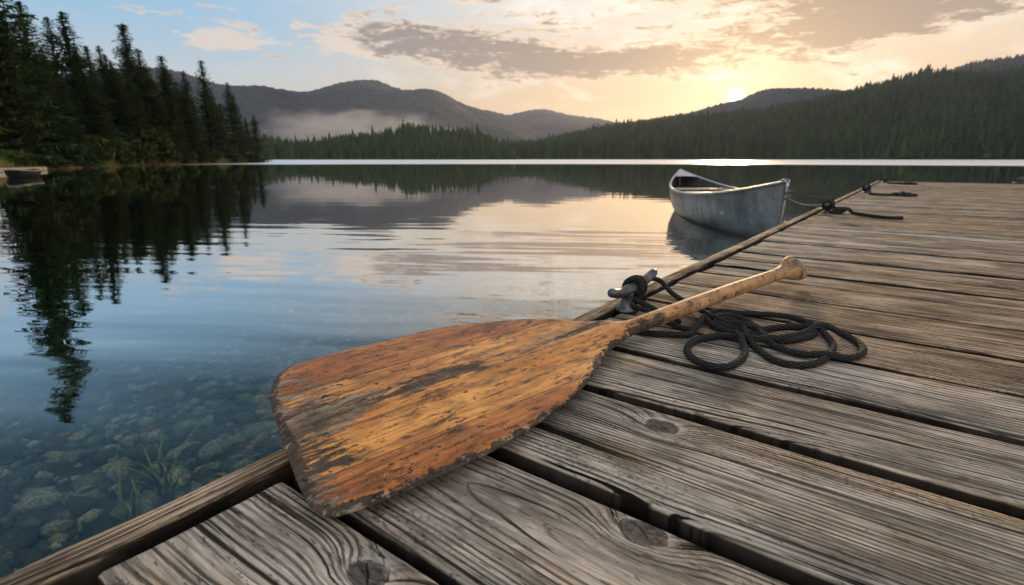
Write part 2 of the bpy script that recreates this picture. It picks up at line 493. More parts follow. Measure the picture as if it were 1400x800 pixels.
def water():
    m, t = material('lake_water')
    p = t.pos(); x, y, z = t.xyz(p)
    dist = (x * x + y * y).f('SQRT')
    # gentle ripples: long crests, waves running towards the dock
    wx = x + (t.noise(t.vec(x * .12, y * .12, 4.0), 1, 2) - .5) * 3
    a = t.noise(t.vec(wx * .42, y * 2.3 + x * .25, 0.0), 1, 2, .4)
    b = t.noise(t.vec(wx * 1.3, y * 6.5 + x * .6, 3.0), 1, 2, .45)
    c = t.noise(t.vec(x * .06, y * .22, 7.0), 1, 2)
    big = t.noise(t.vec(x * .09, y * .40, 9.0), 1, 2, .4)
    calm = t.ss(c, .38, .62)
    far = t.ss(dist, 6.0, 30.0)
    h = a * (.0060 + calm * .0135) * t.ss(dist, 7.0, 3.8) + a * (.0008 + calm * .0016) + b * (.0006 + calm * .0012) * t.ss(dist, 14.0, 3.0) + big * .0022 * far
    nrm = t.bump(h, 1.0, 1.0)
    edge = dist + (t.noise(t.vec(x * .012, y * .02, 1.0), 1, 3) - .5) * 14
    wind = t.ss(edge, 72.0, 82.0)                     # breeze roughened water across the middle of the lake
    rough = .004 + wind * (.24 + t.noise(t.vec(x * .008, y * .03, 2.0), 1, 3) * .16)
    fr = t.n('Fresnel', IOR=1.333, Normal=nrm)
    gl = t.n('BsdfGlossy', Color=(1, 1, 1), Roughness=rough, Normal=nrm)
    tr = t.n('BsdfTransparent', Color=(.93, .97, .98))
    s = t.n('MixShader', i0=fr + t.ss(fr, .09, .30) * .60 * (1.0 - fr), i1=tr, i2=gl)
    va = t.n('VolumeAbsorption', Color=(.14, .74, .60), Density=.16)
    t.out(s, va)
    rs = [9000.0]
    V = []; F = []
    na = 96
    for zz in (WATER, -8.0):
        for k in range(na):
            q = 2 * pi * k / na; V.append((4290 * math.sin(q), 4290 * math.cos(q), zz))
    F.append(tuple(range(na - 1, -1, -1))); F.append(tuple(na + k for k in range(na)))
    for k in range(na):
        F.append((k, (k + 1) % na, na + (k + 1) % na, na + k))
    return tag(mesh_obj('water', V, F, m, smooth=False), kind='structure')
water()

# hills: a sheet from its own shore up to the crest and down behind
def crest_fn(pts):
    A = sorted((azel(*q)) for q in pts)
    xa = np.array([a for a, e in A]); ye = np.array([e for a, e in A])
    def f(a):      # smooth interpolation
        i = int(np.clip(np.searchsorted(xa, a) - 1, 0, len(xa) - 2))
        tt = min(1, max(0, (a - xa[i]) / (xa[i + 1] - xa[i])))
        def tan(j): 
            j0, j1 = max(j - 1, 0), min(j + 1, len(xa) - 1)
            return (ye[j1] - ye[j0]) / (xa[j1] - xa[j0])
        h = xa[i + 1] - xa[i]; t2, t3 = tt * tt, tt ** 3
        return (2 * t3 - 3 * t2 + 1) * ye[i] + (t3 - 2 * t2 + tt) * h * tan(i) + (-2 * t3 + 3 * t2) * ye[i + 1] + (t3 - t2) * h * tan(i + 1)
    return f, xa[0], xa[-1]
class Hill:
    def __init__(s, pts, D, r0, back, drop=0.0, rough=.12, seed=0.0):
        s.f, s.a0, s.a1 = crest_fn(pts); s.D, s.r0, s.back, s.drop, s.rough, s.seed = D, r0, back, drop, rough, seed
    def crest(s, a): return max(0.5, EYE + math.tan(s.f(a)) * s.D - s.drop)
    def z(s, a, r):
        c = s.crest(a)
        if r <= s.D:
            t = (r - s.r0) / (s.D - s.r0)
            k = t ** .8 if t > 0 else 0
            base = WATER - .6 + (c - WATER + .6) * (k * .75 + .25 * k * k * (3 - 2 * k))
            e = math.sin(pi * min(1, max(0, t)))
        else:
            t = (r - s.D) / s.back; k = 1 - t
            base = -3 + (c + 3) * (k * k * (3 - 2 * k)); e = 0
        sc = s.D / 6.0
        return base + e * s.rough * c * fbm(r * math.sin(a) / sc, r * math.cos(a) / sc, s.seed, 5) * 1.6
    def build(s, name, mat, na=240, nr=40, jag=0.0):
        A = np.linspace(s.a0, s.a1, na); Rr = np.concatenate([np.linspace(s.r0, s.D, nr), np.linspace(s.D, s.D + s.back, 10)[1:]])
        V = []; F = []; m = len(Rr)
        for a in A:
            for r in Rr:
                zz = s.z(a, r)
                if jag: zz += jag * min(1, max(0, (r - s.r0) / (s.D - s.r0))) * (RNG.random() ** 2)
                V.append((r * math.sin(a), r * math.cos(a), zz))
        for i in range(na - 1):
            for j in range(m - 1):
                F.append((i * m + j, i * m + j + 1, (i + 1) * m + j + 1, (i + 1) * m + j))
        return tag(mesh_obj(name, V, F, mat), kind='structure')

def forest_ground(name, c1, c2, scale, bumpd):
    m, t = material(name)
    p = t.pos(); n = t.noise(p, scale, 7, .65); n2 = t.noise(p, scale * 9, 4, .7)
    c = t.mix(t.ss(n * .6 + n2 * .4, .36, .62), c1, c2)
    t.out(t.princ(c, .95, t.bump(n2, 1.0, bumpd), spec=.1))
    return m
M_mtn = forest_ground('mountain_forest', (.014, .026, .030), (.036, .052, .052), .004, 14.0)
M_hill = forest_ground('hill_forest_floor', (.020, .026, .017), (.045, .050, .026), .02, 2.0)

mtn = Hill([(60, 110), (205, 94), (245, 99), (300, 116), (360, 121), (420, 126), (465, 114), (510, 110), (550, 123), (592, 124), (640, 146), (690, 158), (740, 180), (800, 205), (840, 216)], 2300, 1100, 900, seed=1.0, rough=.22)
mtn.build('mountain_blue_forested', M_mtn, 420, 60, jag=6)
mtn2 = Hill([(560, 190), (640, 168), (700, 157), (738, 150), (780, 158), (828, 165), (880, 180), (940, 205)], 3500, 1700, 700, seed=4.0, rough=.2)
mtn2.build('mountain_hazy', M_mtn, 260, 40, jag=9)
ridge = Hill([(740, 200), (830, 172), (900, 160), (950, 151), (985, 141), (1010, 135.5), (1040, 123), (1080, 119), (1120, 120), (1160, 124), (1230, 135), (1300, 150)], 1700, 1040, 500, seed=6.0, rough=.15, drop=4)
ridge.build('ridge_below_the_sun', M_mtn, 320, 40, jag=6)
hill2 = Hill([(1180, 150), (1240, 118), (1290, 98), (1340, 83), (1400, 75), (1480, 60), (1600, 60)], 1500, 1020, 500, seed=8.0, rough=.15, drop=4)
hill2.build('hill_dark_summit', M_mtn, 240, 40, jag=9)
hill = Hill([(655, 214), (720, 203), (780, 188), (830, 178), (900, 170), (960, 163), (1020, 157), (1100, 143), (1160, 130), (1220, 116), (1265, 106), (1330, 106), (1400, 100), (1500, 90), (1700, 80)], 980, 525, 500, seed=11.0, rough=.12, drop=4)
hill.build('hillside', M_hill, 260, 40)
pen = Hill([(240, 214), (300, 207), (360, 204), (440, 202), (500, 195), (560, 186), (610, 185), (650, 192), (690, 206), (712, 216)], 500, 430, 120, seed=14.0, rough=.05, drop=0)
pen.build('headland', M_hill, 140, 16)

# far woods: thousands of conifers that read as one mass
def low_conifer(rng, tiers=6, seg=7):
    V = []; F = []
    z = .06
    for k in range(tiers):
        f = k / tiers
        rad = (.19 * (1 - f) ** .85 + .012)
        zb = .05 + f * .88; zt = min(1.0, zb + .30 * (1 - f * .45))
        b = len(V)
        for j in range(seg):
            a = 2 * pi * (j + rng.random() * .7) / seg
            rr = rad * rng.uniform(.55, 1.25)
            V.append((rr * math.cos(a), rr * math.sin(a), zb - rng.uniform(0, .05)))
        V.append((rng.normal() * .008, rng.normal() * .008, zt))
        for j in range(seg): F.append((b + j, b + (j + 1) % seg, b + seg))
    return np.array(V), np.array(F)
PROTOS = [low_conifer(RNG) for _ in range(8)]
def wood(name, spots, label, cat):
    Vs, Fs, At = [], [], []; n = 0
    for (x, y, z, h, wd) in spots:
        V, F = PROTOS[RNG.integers(len(PROTOS))]
        th = RNG.uniform(0, 6.28); c_, s_ = math.cos(th), math.sin(th)
        q = V * np.array([h * wd, h * wd, h]); q = q @ np.array([[c_, s_, 0], [-s_, c_, 0], [0, 0, 1]])
        Vs.append(q + np.array([x, y, z])); Fs.append(F + n); n += len(V); At.append(np.full(len(V), RNG.random()))
    o = mesh_obj(name, np.concatenate(Vs), np.concatenate(Fs), M_farneedle, smooth=False, attrs={'rnd': np.concatenate(At)})
    return tag(o, label, cat, kind='stuff')
def scatter(h, n, a0, a1, r0, r1, hmin, hmax, wd=(.8, 1.3), pw=1.0):
    out = []
    for _ in range(n):
        a = RNG.uniform(a0, a1); r = r0 + (r1 - r0) * RNG.random() ** pw
        x, y = r * math.sin(a), r * math.cos(a)
        out.append((x, y, h.z(a, r) - .3, RNG.uniform(hmin, hmax) * (1.35 if RNG.random() < .05 else 1) * (.85 + .5 * fbm(x / 38, y / 38, 2.0, 3)), RNG.uniform(*wd)))
    return out
sp = scatter(hill, 9000, azel(660, 300)[0], azel(1560, 100)[0], 531, 1010, 11, 19, (.9, 1.5))
sp += scatter(hill, 900, azel(690, 300)[0], azel(1560, 100)[0], 529, 545, 13, 21, (.8, 1.2))
wood('hillside_forest', sp, 'dense dark green conifer forest covering the broad hillside under the sun', 'forest')
sp = scatter(pen, 1500, azel(250, 300)[0], azel(700, 200)[0], 434, 540, 9, 14.5, (.8, 1.25))
sp += scatter(pen, 260, azel(250, 300)[0], azel(704, 200)[0], 433, 440, 8, 13, (.8, 1.2))
wood('headland_forest', sp, 'dark conifer wood with jagged tops on the low headland across the lake', 'forest')

# ------------------------------------------------------------------ left shore
SH = [(-80, 244), (-40, 240), (0, 235.5), (30, 234), (60, 232), (100, 229.5), (150, 227.5), (200, 226), (250, 224.8), (300, 223.6), (340, 222.6), (362, 222)]
shore = []
for q in SH:
    p = at(*q, WATER); shore.append((math.atan2(p.x, p.y), math.hypot(p.x, p.y)))
SHA = np.array([s_[0] for s_ in shore]); SHR = np.array([s_[1] for s_ in shore])
def shore_r(a): return float(np.interp(a, SHA, SHR))
def land_z(a, r):
    d = r - shore_r(a)
    e = min(1.0, max(0.0, (SHA[-1] - a) / .06))
    return WATER - .25 + (.55 * (1 - math.exp(-max(0, d + .6) / 1.2)) + max(0, d) * .045) * (.35 + .65 * e) + .15 * fbm(r * math.sin(a) * .4, r * math.cos(a) * .4) * min(1, max(0, d))
def left_land():
    A = np.concatenate([np.linspace(-1.25, SHA[0], 16)[:-1], np.linspace(SHA[0], SHA[-1], 130)]); D = np.concatenate([np.linspace(-1.2, 4, 18), np.geomspace(4.6, 120, 16)])
    V = []; F = []; m = len(D)
    for a in A:
        r0 = shore_r(a) * (1 + .012 * fbm(a * 60, 1.0)) 
        for d in D:
            r = r0 + d; zz = land_z(a, r) if d > -1.1 else -3.0
            V.append((r * math.sin(a), r * math.cos(a), zz))
    for i in range(len(A) - 1):
        for j in range(m - 1): F.append((i * m + j, i * m + j + 1, (i + 1) * m + j + 1, (i + 1) * m + j))
    m_, t = material('shore_earth')
    p = t.pos(); n = t.noise(p, 1.2, 5, .6); n2 = t.noise(p, 9, 4, .6)
    c = t.mix(t.ss(n, .4, .6), (.040, .044, .018), (.095, .085, .040))
    c = t.mul(c, t.grey(.5 + n2))
    t.out(t.princ(c, .95, t.bump(n2, 1.0, .05), spec=.15))
    return tag(mesh_obj('shore', V, F, m_), kind='structure')
left_land()

def grass():
    V = []; F = []; At = []
    for _ in range(15000):
        a = RNG.uniform(-1.0, SHA[-1] - .002); r0 = shore_r(a); d = abs(RNG.normal(0, 1.6)) + .25
        r = r0 + d; x, y = r * math.sin(a), r * math.cos(a); z = land_z(a, r) - .02
        h = RNG.uniform(.12, .45) * (1 + r0 / 110); wd = .02 + r0 * .0005; th = RNG.uniform(0, 3.14); lx, ly = RNG.normal(0, .12, 2)
        b = len(V); ca, sa = math.cos(th) * wd, math.sin(th) * wd
        V += [(x - ca, y - sa, z), (x + ca, y + sa, z), (x + lx, y + ly, z + h)]; F.append((b, b + 1, b + 2)); At += [RNG.random()] * 3
    o = mesh_obj('grass', np.array(V), np.array(F), M_grass, smooth=False, attrs={'rnd': At})
    return tag(o, 'yellow green grass fringing the left bank at the waterline', 'grass', kind='stuff')
grass()

def crown_mesh(rng, H=10.0, Rb=1.7, dens=1.0, bare=.06, ragged=.3):
    V = []; F = []; At = []
    def tri(a, b, c, v):
        n = len(V); V.extend((a, b, c)); F.append((n, n + 1, n + 2)); At.extend((v, v, v))
    z = H * bare
    while z < H * .985:
        f = z / H
        L0 = Rb * (1 - f) ** .72 * (0.90 + .14 * math.sin(f * 40 + rng.random())) + .07
        nb = int((5 + rng.integers(0, 4)) * dens) if f < .9 else 4
        ph = rng.random() * 6.28
        for k in range(nb):
            a = ph + 2 * pi * k / nb + rng.normal() * .25
            L = L0 * rng.uniform(1 - ragged * 1.2, 1 + ragged * .6)
            if L <= .03: continue
            droop = rng.uniform(.15, .5) * (1 - f) - .25 * f
            dirv = np.array([math.cos(a), math.sin(a), 0.]); side = np.array([-math.sin(a), math.cos(a), 0.])
            val = rng.random()
            ns = max(2, int(L / .16))
            for q in range(ns):
                s0 = (q + .2 + rng.random() * .5) / ns
                c = dirv * L * s0 + np.array([0, 0, z - droop * L * s0 * s0 + .10 * L * s0 + .12 * L * s0 ** 3])
                wdt = (.15 + .30 * L * (1 - s0 * .75)) * rng.uniform(.6, 1.1) * .62
                ln = .22 + .10 * L
                for sg in (-1, 1):
                    tip = c + side * sg * wdt + dirv * ln * rng.uniform(.2, .9) + np.array([0, 0, -wdt * rng.uniform(.05, .55)])
                    tri(c - dirv * ln * .35 + np.array([0, 0, rng.uniform(-.04, .05)]), c + dirv * ln * .55, tip, val * .7 + rng.random() * .3)
                tri(c - side * wdt * .35, c + side * wdt * .35, c + dirv * ln * .3 + np.array([0, 0, -.12 - .18 * rng.random()]), val * .7)
            tipc = dirv * L + np.array([0, 0, z - droop * L + .22 * L])
            tri(tipc - dirv * .3 - side * .08, tipc - dirv * .3 + side * .08, tipc + dirv * .10, val)
        z += (.17 + .30 * (1 - f)) * rng.uniform(.7, 1.25) * .82
    tri(np.array([-.05, 0, H * .95]), np.array([.05, 0, H * .95]), np.array([0, 0, H * 1.01]), .5)
    tri(np.array([0, -.05, H * .95]), np.array([0, .05, H * .95]), np.array([0, 0, H * 1.01]), .5)
    return np.array(V), np.array(F), np.array(At)
CROWNS = []
for i, (Rb, dens, bare, rag) in enumerate([(1.95, 1.25, .04, .30), (2.3, 1.4, .03, .25), (1.65, 1.1, .08, .42), (2.7, 1.5, .02, .28), (1.95, 1.0, .06, .50)]):
    V, F, A_ = crown_mesh(RNG, 10.0, Rb, dens, bare, rag)
    o = mesh_obj('crown', V, F, M_needle, smooth=False, attrs={'rnd': A_}); me = o.data; bpy.data.objects.remove(o)
    pts = [(0.03 * math.sin(k * 1.1 + i), .03 * math.cos(k + i), k * 1.12 - .3) for k in range(10)]
    V, F = tube(pts, [.17 - .0165 * k for k in range(10)], 8)
    o = mesh_obj('trunk', V, F, M_bark); mt = o.data; bpy.data.objects.remove(o)
    CROWNS.append((me, mt))
def tree(px, py, setback, var, wide, label, group='conifers on the left shore'):
    a, e = azel(px, py); r = shore_r(a) + setback
    z0 = land_z(a, r) - .1; H = EYE + math.tan(e) * r - z0
    o = empty('conifer_tree', (r * math.sin(a), r * math.cos(a), z0), RNG.uniform(0, 6.28)); s = H / 10.1
    for nm, me in (('crown', CROWNS[var][0]), ('trunk', CROWNS[var][1])):
        c = bpy.data.objects.new(nm, me); c.parent = o; c.scale = (s * wide * 1.22, s * wide * 1.22, s); col.objects.link(c)
    return tag(o, label, 'tree', group)
LT = 'dark spruce packed among the others in the left shore wood'
for a_ in [
    (25, -2, 9, 0, .95, 'tallest narrow dark spruce reaching the top edge near the far left'),
    (83, 12, 10, 2, 1.15, 'tall ragged spruce with a thin spire beside its twin near the left edge'),
    (63, 20, 12, 0, .9, 'slim spruce leaning against the ragged twin spire at the left'),
    (166, 29, 8, 4, 1.1, 'tall open branched spruce with clear sky around its tip'),
    (274, 80, 4, 4, .95, 'tall spruce with feathery tip, second last large one before the point'),
    (310, 111, 3, 0, .9, 'narrow pointed spruce, last large one before the end of the point'),
    (346, 156, 2, 1, 1.0, 'small lone spruce at the very tip of the left shore'),
    (219, 74, 6, 2, 1.25, 'slender spruce in front of the blue mountain slope'),
    (249, 117, 3, 3, .85, 'short broad spruce between two taller slender ones by the point'),
    (31, 50, 3, 3, 1.05, 'broad full green spruce standing forward above the bank at the left'),
    (117, 60, 12, 2, 1.1, 'thin lower spruce just left of a matching thin spire'),
    (134, 60, 11, 0, .85, 'thin lower spruce just right of a matching thin spire'),
    (2, 18, 8, 1, 1.0, 'large dense spruce cut by the left edge of the picture'),
    (-62, -190, 3, 0, .8, 'very tall spruce beyond the left edge mirrored in the near water'),
    (-40, -60, 4, 4, .9, 'tall open spruce beyond the left edge mirrored in the water'),
    (188, 66, 11, 1, .9, 'full spruce directly behind the open branched tall one'),
    (200, 92, 5, 3, .8, 'broad spruce with rounded skirts right of the open branched tall one'),
    (232, 130, 2, 1, .9, 'low bushy spruce close to the bank under the slender one'),
    (290, 130, 6, 3, .75, 'low spruce filling the gap before the narrow pointed one'),
    (328, 165, 5, 1, .9, 'low spruce joining the narrow pointed one to the lone small one')]:
    tree(*a_)
for (x, y, sb, v_, wd) in [(48, 75, 7, 1, 1.0), (100, 55, 7, 3, .9), (150, 80, 6, 3, .85), (12, 90, 5, 1, 1.1), (75, 95, 4, 3, .9), (128, 120, 4, 1, .9), (175, 100, 4, 1, .95), (215, 120, 5, 3, .8), (262, 135, 5, 1, .85), (-20, 40, 6, 3, .9), (108, 85, 15, 0, 1.0), (155, 95, 14, 0, 1.0), (205, 105, 14, 1, .9), (240, 110, 12, 0, 1.0), (300, 140, 10, 1, .9), (55, 60, 16, 1, 1.0), (10, 45, 16, 1, 1.0), (90, 130, 3, 1, .8), (30, 85, 9, 3, .9), (65, 80, 9, 1, 1.0), (125, 95, 9, 3, .8), (185, 85, 9, 3, .8), (170, 60, 13, 1, .9), (225, 90, 10, 1, .9), (280, 110, 8, 3, .8), (250, 95, 9, 0, .9), (318, 130, 6, 1, .8), (335, 160, 5, 1, .9), (142, 72, 9, 1, .9), (-5, 60, 9, 3, .9)]:
    tree(x, y, sb, v_, wd, LT)

def bush_mesh(rng):
    V = []; F = []; At = []
    cl = [(rng.normal() * .45, rng.normal() * .45, rng.uniform(.25, .95), rng.uniform(.28, .5)) for _ in range(10)]
    for (x, y, z, r) in cl:
        sh = rng.random()
        for _ in range(150):
            d = rng.normal(size=3); d /= np.linalg.norm(d); c = np.array([x, y, z]) + d * r * rng.uniform(.55, 1.05)
            if c[2] < 0: continue
            e1 = rng.normal(size=3) * .055; e2 = rng.normal(size=3) * .055; n = len(V)
            V += [c - e1, c + e2, c + e1, c - e2]; F.append((n, n + 1, n + 2, n + 3)); At += [sh * .6 + rng.random() * .4] * 4
    return np.array(V), np.array(F), np.array(At)
BUSH = []
for i in range(3):
    V, F, A_ = bush_mesh(RNG); o = mesh_obj('foliage', V, F, M_bush, smooth=False, attrs={'rnd': A_}); me = o.data; bpy.data.objects.remove(o)
    b = MB()
    for k in range(5): b.tube([(0, 0, -.1), (.12 * math.cos(k * 1.3), .12 * math.sin(k * 1.3), .35), (.4 * math.cos(k * 1.3), .4 * math.sin(k * 1.3), .8)], [.03, .02, .008], 5)
    o = b.build('stem', M_bark); mt = o.data; bpy.data.objects.remove(o); BUSH.append((me, mt))
for (px, ytop, sb, wd, lab) in [
    (180, 168, 2.4, 1.3, 'largest rounded green bush overhanging the bank below the tall open spruce'),
    (140, 178, 2.2, 1.1, 'rounded green bush just left of the largest one on the bank'),
    (212, 196, 1.6, 1.0, 'low green bush just right of the largest one on the bank'),
    (88, 196, 2.0, 1.3, 'wide low bush behind the bare bank right of the jetty'),
    (50, 205, 1.8, 1.3, 'low bush directly above the end of the pale jetty'),
    (14, 200, 1.8, 1.4, 'bright green bush above the jetty at the left edge'),
    (116, 202, 1.2, 1.2, 'small bush at the waterline left of the rounded bushes'),
    (250, 206, 1.2, 1.1, 'small low bush on the bank halfway to the point'),
    (286, 206, 1.2, 1.1, 'small bush below the tall feathery tipped spruce'),
    (318, 206, 1.0, 1.0, 'small bush below the last narrow spruce on the point'),
    (340, 208, .9, 1.0, 'outermost bush at the foot of the lone small spruce'),
    (160, 205, 1.1, 1.0, 'low bush at the waterline in front of the largest bush'),
    (232, 203, 1.5, 1.0, 'low dark bush under the low bushy spruce')]:
    a, e = azel(px, ytop); r = shore_r(a) + sb; z0 = land_z(a, r) - .05; H = (EYE + math.tan(e) * r - z0) / 1.25
    o = empty('shore_bush', (r * math.sin(a), r * math.cos(a), z0), RNG.uniform(0, 6.28)); me, mt = BUSH[RNG.integers(3)]
    for nm, q in (('foliage', me), ('stem', mt)):
        c = bpy.data.objects.new(nm, q); c.parent = o; c.scale = (H * wd * .95, H * wd * .95, H); col.objects.link(c)
    tag(o, lab, 'bush', 'bushes along the left bank')

# ------------------------------------------------------------------ dock
KN = []
for (px, py, r) in [(905, 585, .0145), (880, 725, .0150), (503, 787, .0125)]:
    q = todock(at(px, py)); KN.append((q.x, q.y, r))
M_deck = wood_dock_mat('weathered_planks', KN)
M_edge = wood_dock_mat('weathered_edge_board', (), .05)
DU0, DU1 = -0.4845, 2.05
dk = empty('dock', (0, 0, 0), -DOCK_A)
tag(dk, 'weathered grey brown plank dock running out over the lake', 'dock')
bounds = [(-1.16, -.985), (-.97, -.79), (-.775, -.60), (-.585, -.42), (-.405, -.245), (-.232, -.085), (-.072, .066), (.080, .237), (.250, .4085), (.4265, .6165), (.6365, .7925), (.8115, .970), (.985, 1.140), (1.154, 1.350), (1.366, 1.520), (1.534, 1.668), (1.682, 1.80), (1.814, 1.958), (1.972, 2.125)]
vv = 2.138
while vv < 9.55:
    wd = RNG.uniform(.128, .168); bounds.append((vv, vv + wd)); vv += wd + RNG.uniform(.008, .014)
DEND = vv
def planks():
    V = []; F = []; RN = []; VC = []; n = 0
    TH = .038
    for i, (v0, v1) in enumerate(bounds):
        rv = (i * .6180339 + .13) % 1.0
        near_ = v0 < 2.2
        step = .02 if near_ else .08
        e0 = DU0 + (RNG.uniform(0, .010)); e1 = DU1 + RNG.uniform(-.01, .01)
        us = np.concatenate([[e0, e0 + .002, e0 + .006], np.arange(e0 + .015, e1 - .01, step), [e1]])
        if near_: us = np.concatenate([[e0, e0 + .002, e0 + .006], np.arange(e0 + .010, .9, .010), np.arange(.92, e1 - .01, .05), [e1]])
        lift = RNG.uniform(-.0015, .0025); twist = RNG.uniform(-.006, .006); cup = RNG.uniform(-.0012, .0016)
        wv = v1 - v0; vc = (v0 + v1) / 2
        # cross-section, clockwise from top left
        br = .0045
        ys = [-.5 * wv, -.5 * wv + br * .3, -.5 * wv + br, -.25 * wv, 0, .25 * wv, .5 * wv - br, .5 * wv - br * .3, .5 * wv, .5 * wv, -.5 * wv]
        zs = [-br, -br * .3, 0, 0, 0, 0, 0, -br * .3, -br, -TH, -TH]
        m = len(ys)
        for k, u in enumerate(us):
            wl = .0014 * fbm(u * 9, i * 3.1, 0, 3) * 2 + .0012 * fbm(u * 45, i * 5.7, 2.0, 2); wr_ = .0014 * fbm(u * 9, i * 3.1, 9.0, 3) * 2 + .0012 * fbm(u * 45, i * 5.7, 12.0, 2)
            chip = max(0, fbm(u * 11, i * 2.3, 21.0, 4) - .20) * .009; chip2 = max(0, fbm(u * 11, i * 2.3, 31.0, 4) - .20) * .009
            rnd_end = max(0, 1 - (u - e0) / .006) * .0035
            bow = lift + .0018 * fbm(u * 1.2, i * 4.0, 40.0, 2)
            for j in range(m):
                yy = ys[j] + (wl if j in (0, 1, 2, 10) else wr_ if j in (6, 7, 8, 9) else 0)
                if j in (0, 1): yy += chip * .8
                if j in (7, 8): yy -= chip2 * .8
                zz = zs[j] - (chip if j in (0, 1) else chip2 if j in (7, 8) else 0)
                zz += bow + twist * (yy / wv) * .5 + cup * ((2 * yy / wv) ** 2) * (1 if j < 9 else 0) - (rnd_end if j < 9 else 0)
                V.append((u + .004 * fbm(yy * 40, i * 1.7, 5.0, 2) * (1 if k < 3 else 0), vc + yy, zz))
                RN.append(rv); VC.append(vc)
        for k in range(len(us) - 1):
            for j in range(m):
                a = n + k * m + j; b = n + k * m + (j + 1) % m
                F.append((a, a + m, b + m, b))
        F.append(tuple(n + j for j in range(m))); F.append(tuple(n + (len(us) - 1) * m + j for j in range(m - 1, -1, -1)))
        n += len(us) * m
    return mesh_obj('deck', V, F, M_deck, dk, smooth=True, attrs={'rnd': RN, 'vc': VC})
deck = planks()
sm = deck.data
# keep crisp arrises while the eased top edges stay smooth
sm.polygons.foreach_set('use_smooth', np.array([len(p.vertices) == 4 for p in sm.polygons]))

def edge_board():
    V = []; F = []; n = 0; RN = []; VC = []
    u0, u1 = -.524, -.4885
    us = np.arange(-1.2, DEND, .025)
    prof = [(u0, -.002), (u0 + .0008, .0045), (u0 + .003, .0068), ((u0 + u1) / 2, .0070), (u1 - .003, .0068), (u1 - .0008, .0045), (u1, -.002), (u1, -.15), (u0, -.15)]
    m = len(prof)
    for k, v in enumerate(us):
        for j, (u, z) in enumerate(prof):
            a = .0016 * fbm(v * 12, j * .4, 3.0, 3) * 2; c = max(0, fbm(v * 14, 7.0, 3.0, 3) - .2) * .010
            V.append((v, u + a + (c if j in (0, 1, 2) else 0), z + .0015 * fbm(v * 5, j * .3, 9.0, 3) * 2 - (c * .7 if j in (0, 1, 2) else 0))); RN.append(.37); VC.append((u0 + u1) / 2)
    for k in range(len(us) - 1):
        for j in range(m):
            a = k * m + j; b = k * m + (j + 1) % m; F.append((a, b, b + m, a + m))
    F.append(tuple(range(m - 1, -1, -1))); F.append(tuple((len(us) - 1) * m + j for j in range(m)))
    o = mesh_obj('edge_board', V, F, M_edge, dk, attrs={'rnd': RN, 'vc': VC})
    o.matrix_local = Matrix(((0, 1, 0, 0), (1, 0, 0, 0), (0, 0, 1, 0), (0, 0, 0, 1)))   # the board's grain runs along the dock
    bm = bmesh.new(); bm.from_mesh(o.data); bmesh.ops.recalc_face_normals(bm, faces=bm.faces); bmesh.ops.reverse_faces(bm, faces=bm.faces); bm.to_mesh(o.data); bm.free()
    return o
edge_board()
M_beam = plain_mat('dock_timber_dark', (.035, .028, .022), (.10, .08, .06), 10, .85, .003, stretch=(1, 6, 6))
for u in (-.42, .35, 1.2, 1.95):
    b = MB(); b.box((u, (DEND - 1.2) / 2, -.115), (.07, DEND + 1.1, .13)); b.build('joist', M_beam, dk, smooth=False)
for v in (-1.0, 2.4, 5.9, DEND - .15):
    for u in (-.33, 1.86):
        b = MB(); b.tube([(u, v, -3.2), (u, v, -.06)], .075, 14); b.build('pile', M_beam, dk)
b = MB(); b.box((.78, DEND + .021, -.085), (2.54, .036, .17)); b.build('end_board', M_beam, dk, smooth=False)

# ------------------------------------------------------------------ paddle
PA0 = todock(at(405, 620, .030)); PA1 = todock(at(1082, 377, .030))
PA0.z = .027
PAX = PA1 - PA0; PAX.z = 0; PAX.normalize(); PNN = Vector((-PAX.y, PAX.x, 0))
PTILT = math.tan(R(6.0))
def ploc(px, py):                 # a direction's meeting with the blade's plane, in the paddle's own frame
    d = ray(px, py); d = Vector((d.dot(PD), d.dot(ED), d.z)); o = Vector((0, 0, EYE))
    num = PA0.z - PTILT * PA0.dot(PNN) - o.z + PTILT * o.dot(PNN)
    p = o + d * (num / (d.z - PTILT * d.dot(PNN))); q = p - PA0
    return Vector((q.dot(PAX), q.dot(PNN), 0))
p_top = [(372, 560), (370, 541), (376, 520), (395, 503), (440, 489), (520, 470), (600, 452), (680, 443), (740, 441), (790, 446.5), (825, 447.5)]
p_bot = [(380, 585), (395, 630), (412, 672), (424, 692), (436, 702), (452, 707), (470, 704), (520, 688), (600, 653), (680, 616), (740, 579), (790, 540), (815, 512), (832, 485)]
tl = [ploc(*q) for q in p_top]; bl = [ploc(*q) for q in p_bot]
SHC = .0125                       # the shaft's centre line
NECK = [(.575, .0158), (.62, .0150), (.68, .0148)]
upper = [Vector((s, SHC + r, 0)) for s, r in NECK[::-1]] + tl[::-1]
lower = bl + [Vector((s, SHC - r, 0)) for s, r in NECK]
OUT = resample(smooth_path(upper + lower, 10), .0035)
OUT = [p + Vector((fbm(p.x * 30, p.y * 30, 1.0, 3) * .0011 - max(0, fbm(p.x * 30, p.y * 30, 5.0, 2) - .3) * .004, fbm(p.x * 30, p.y * 30, 9.0, 3) * .0011 * (1 if p.x < .5 else .3), 0)) for p in OUT]

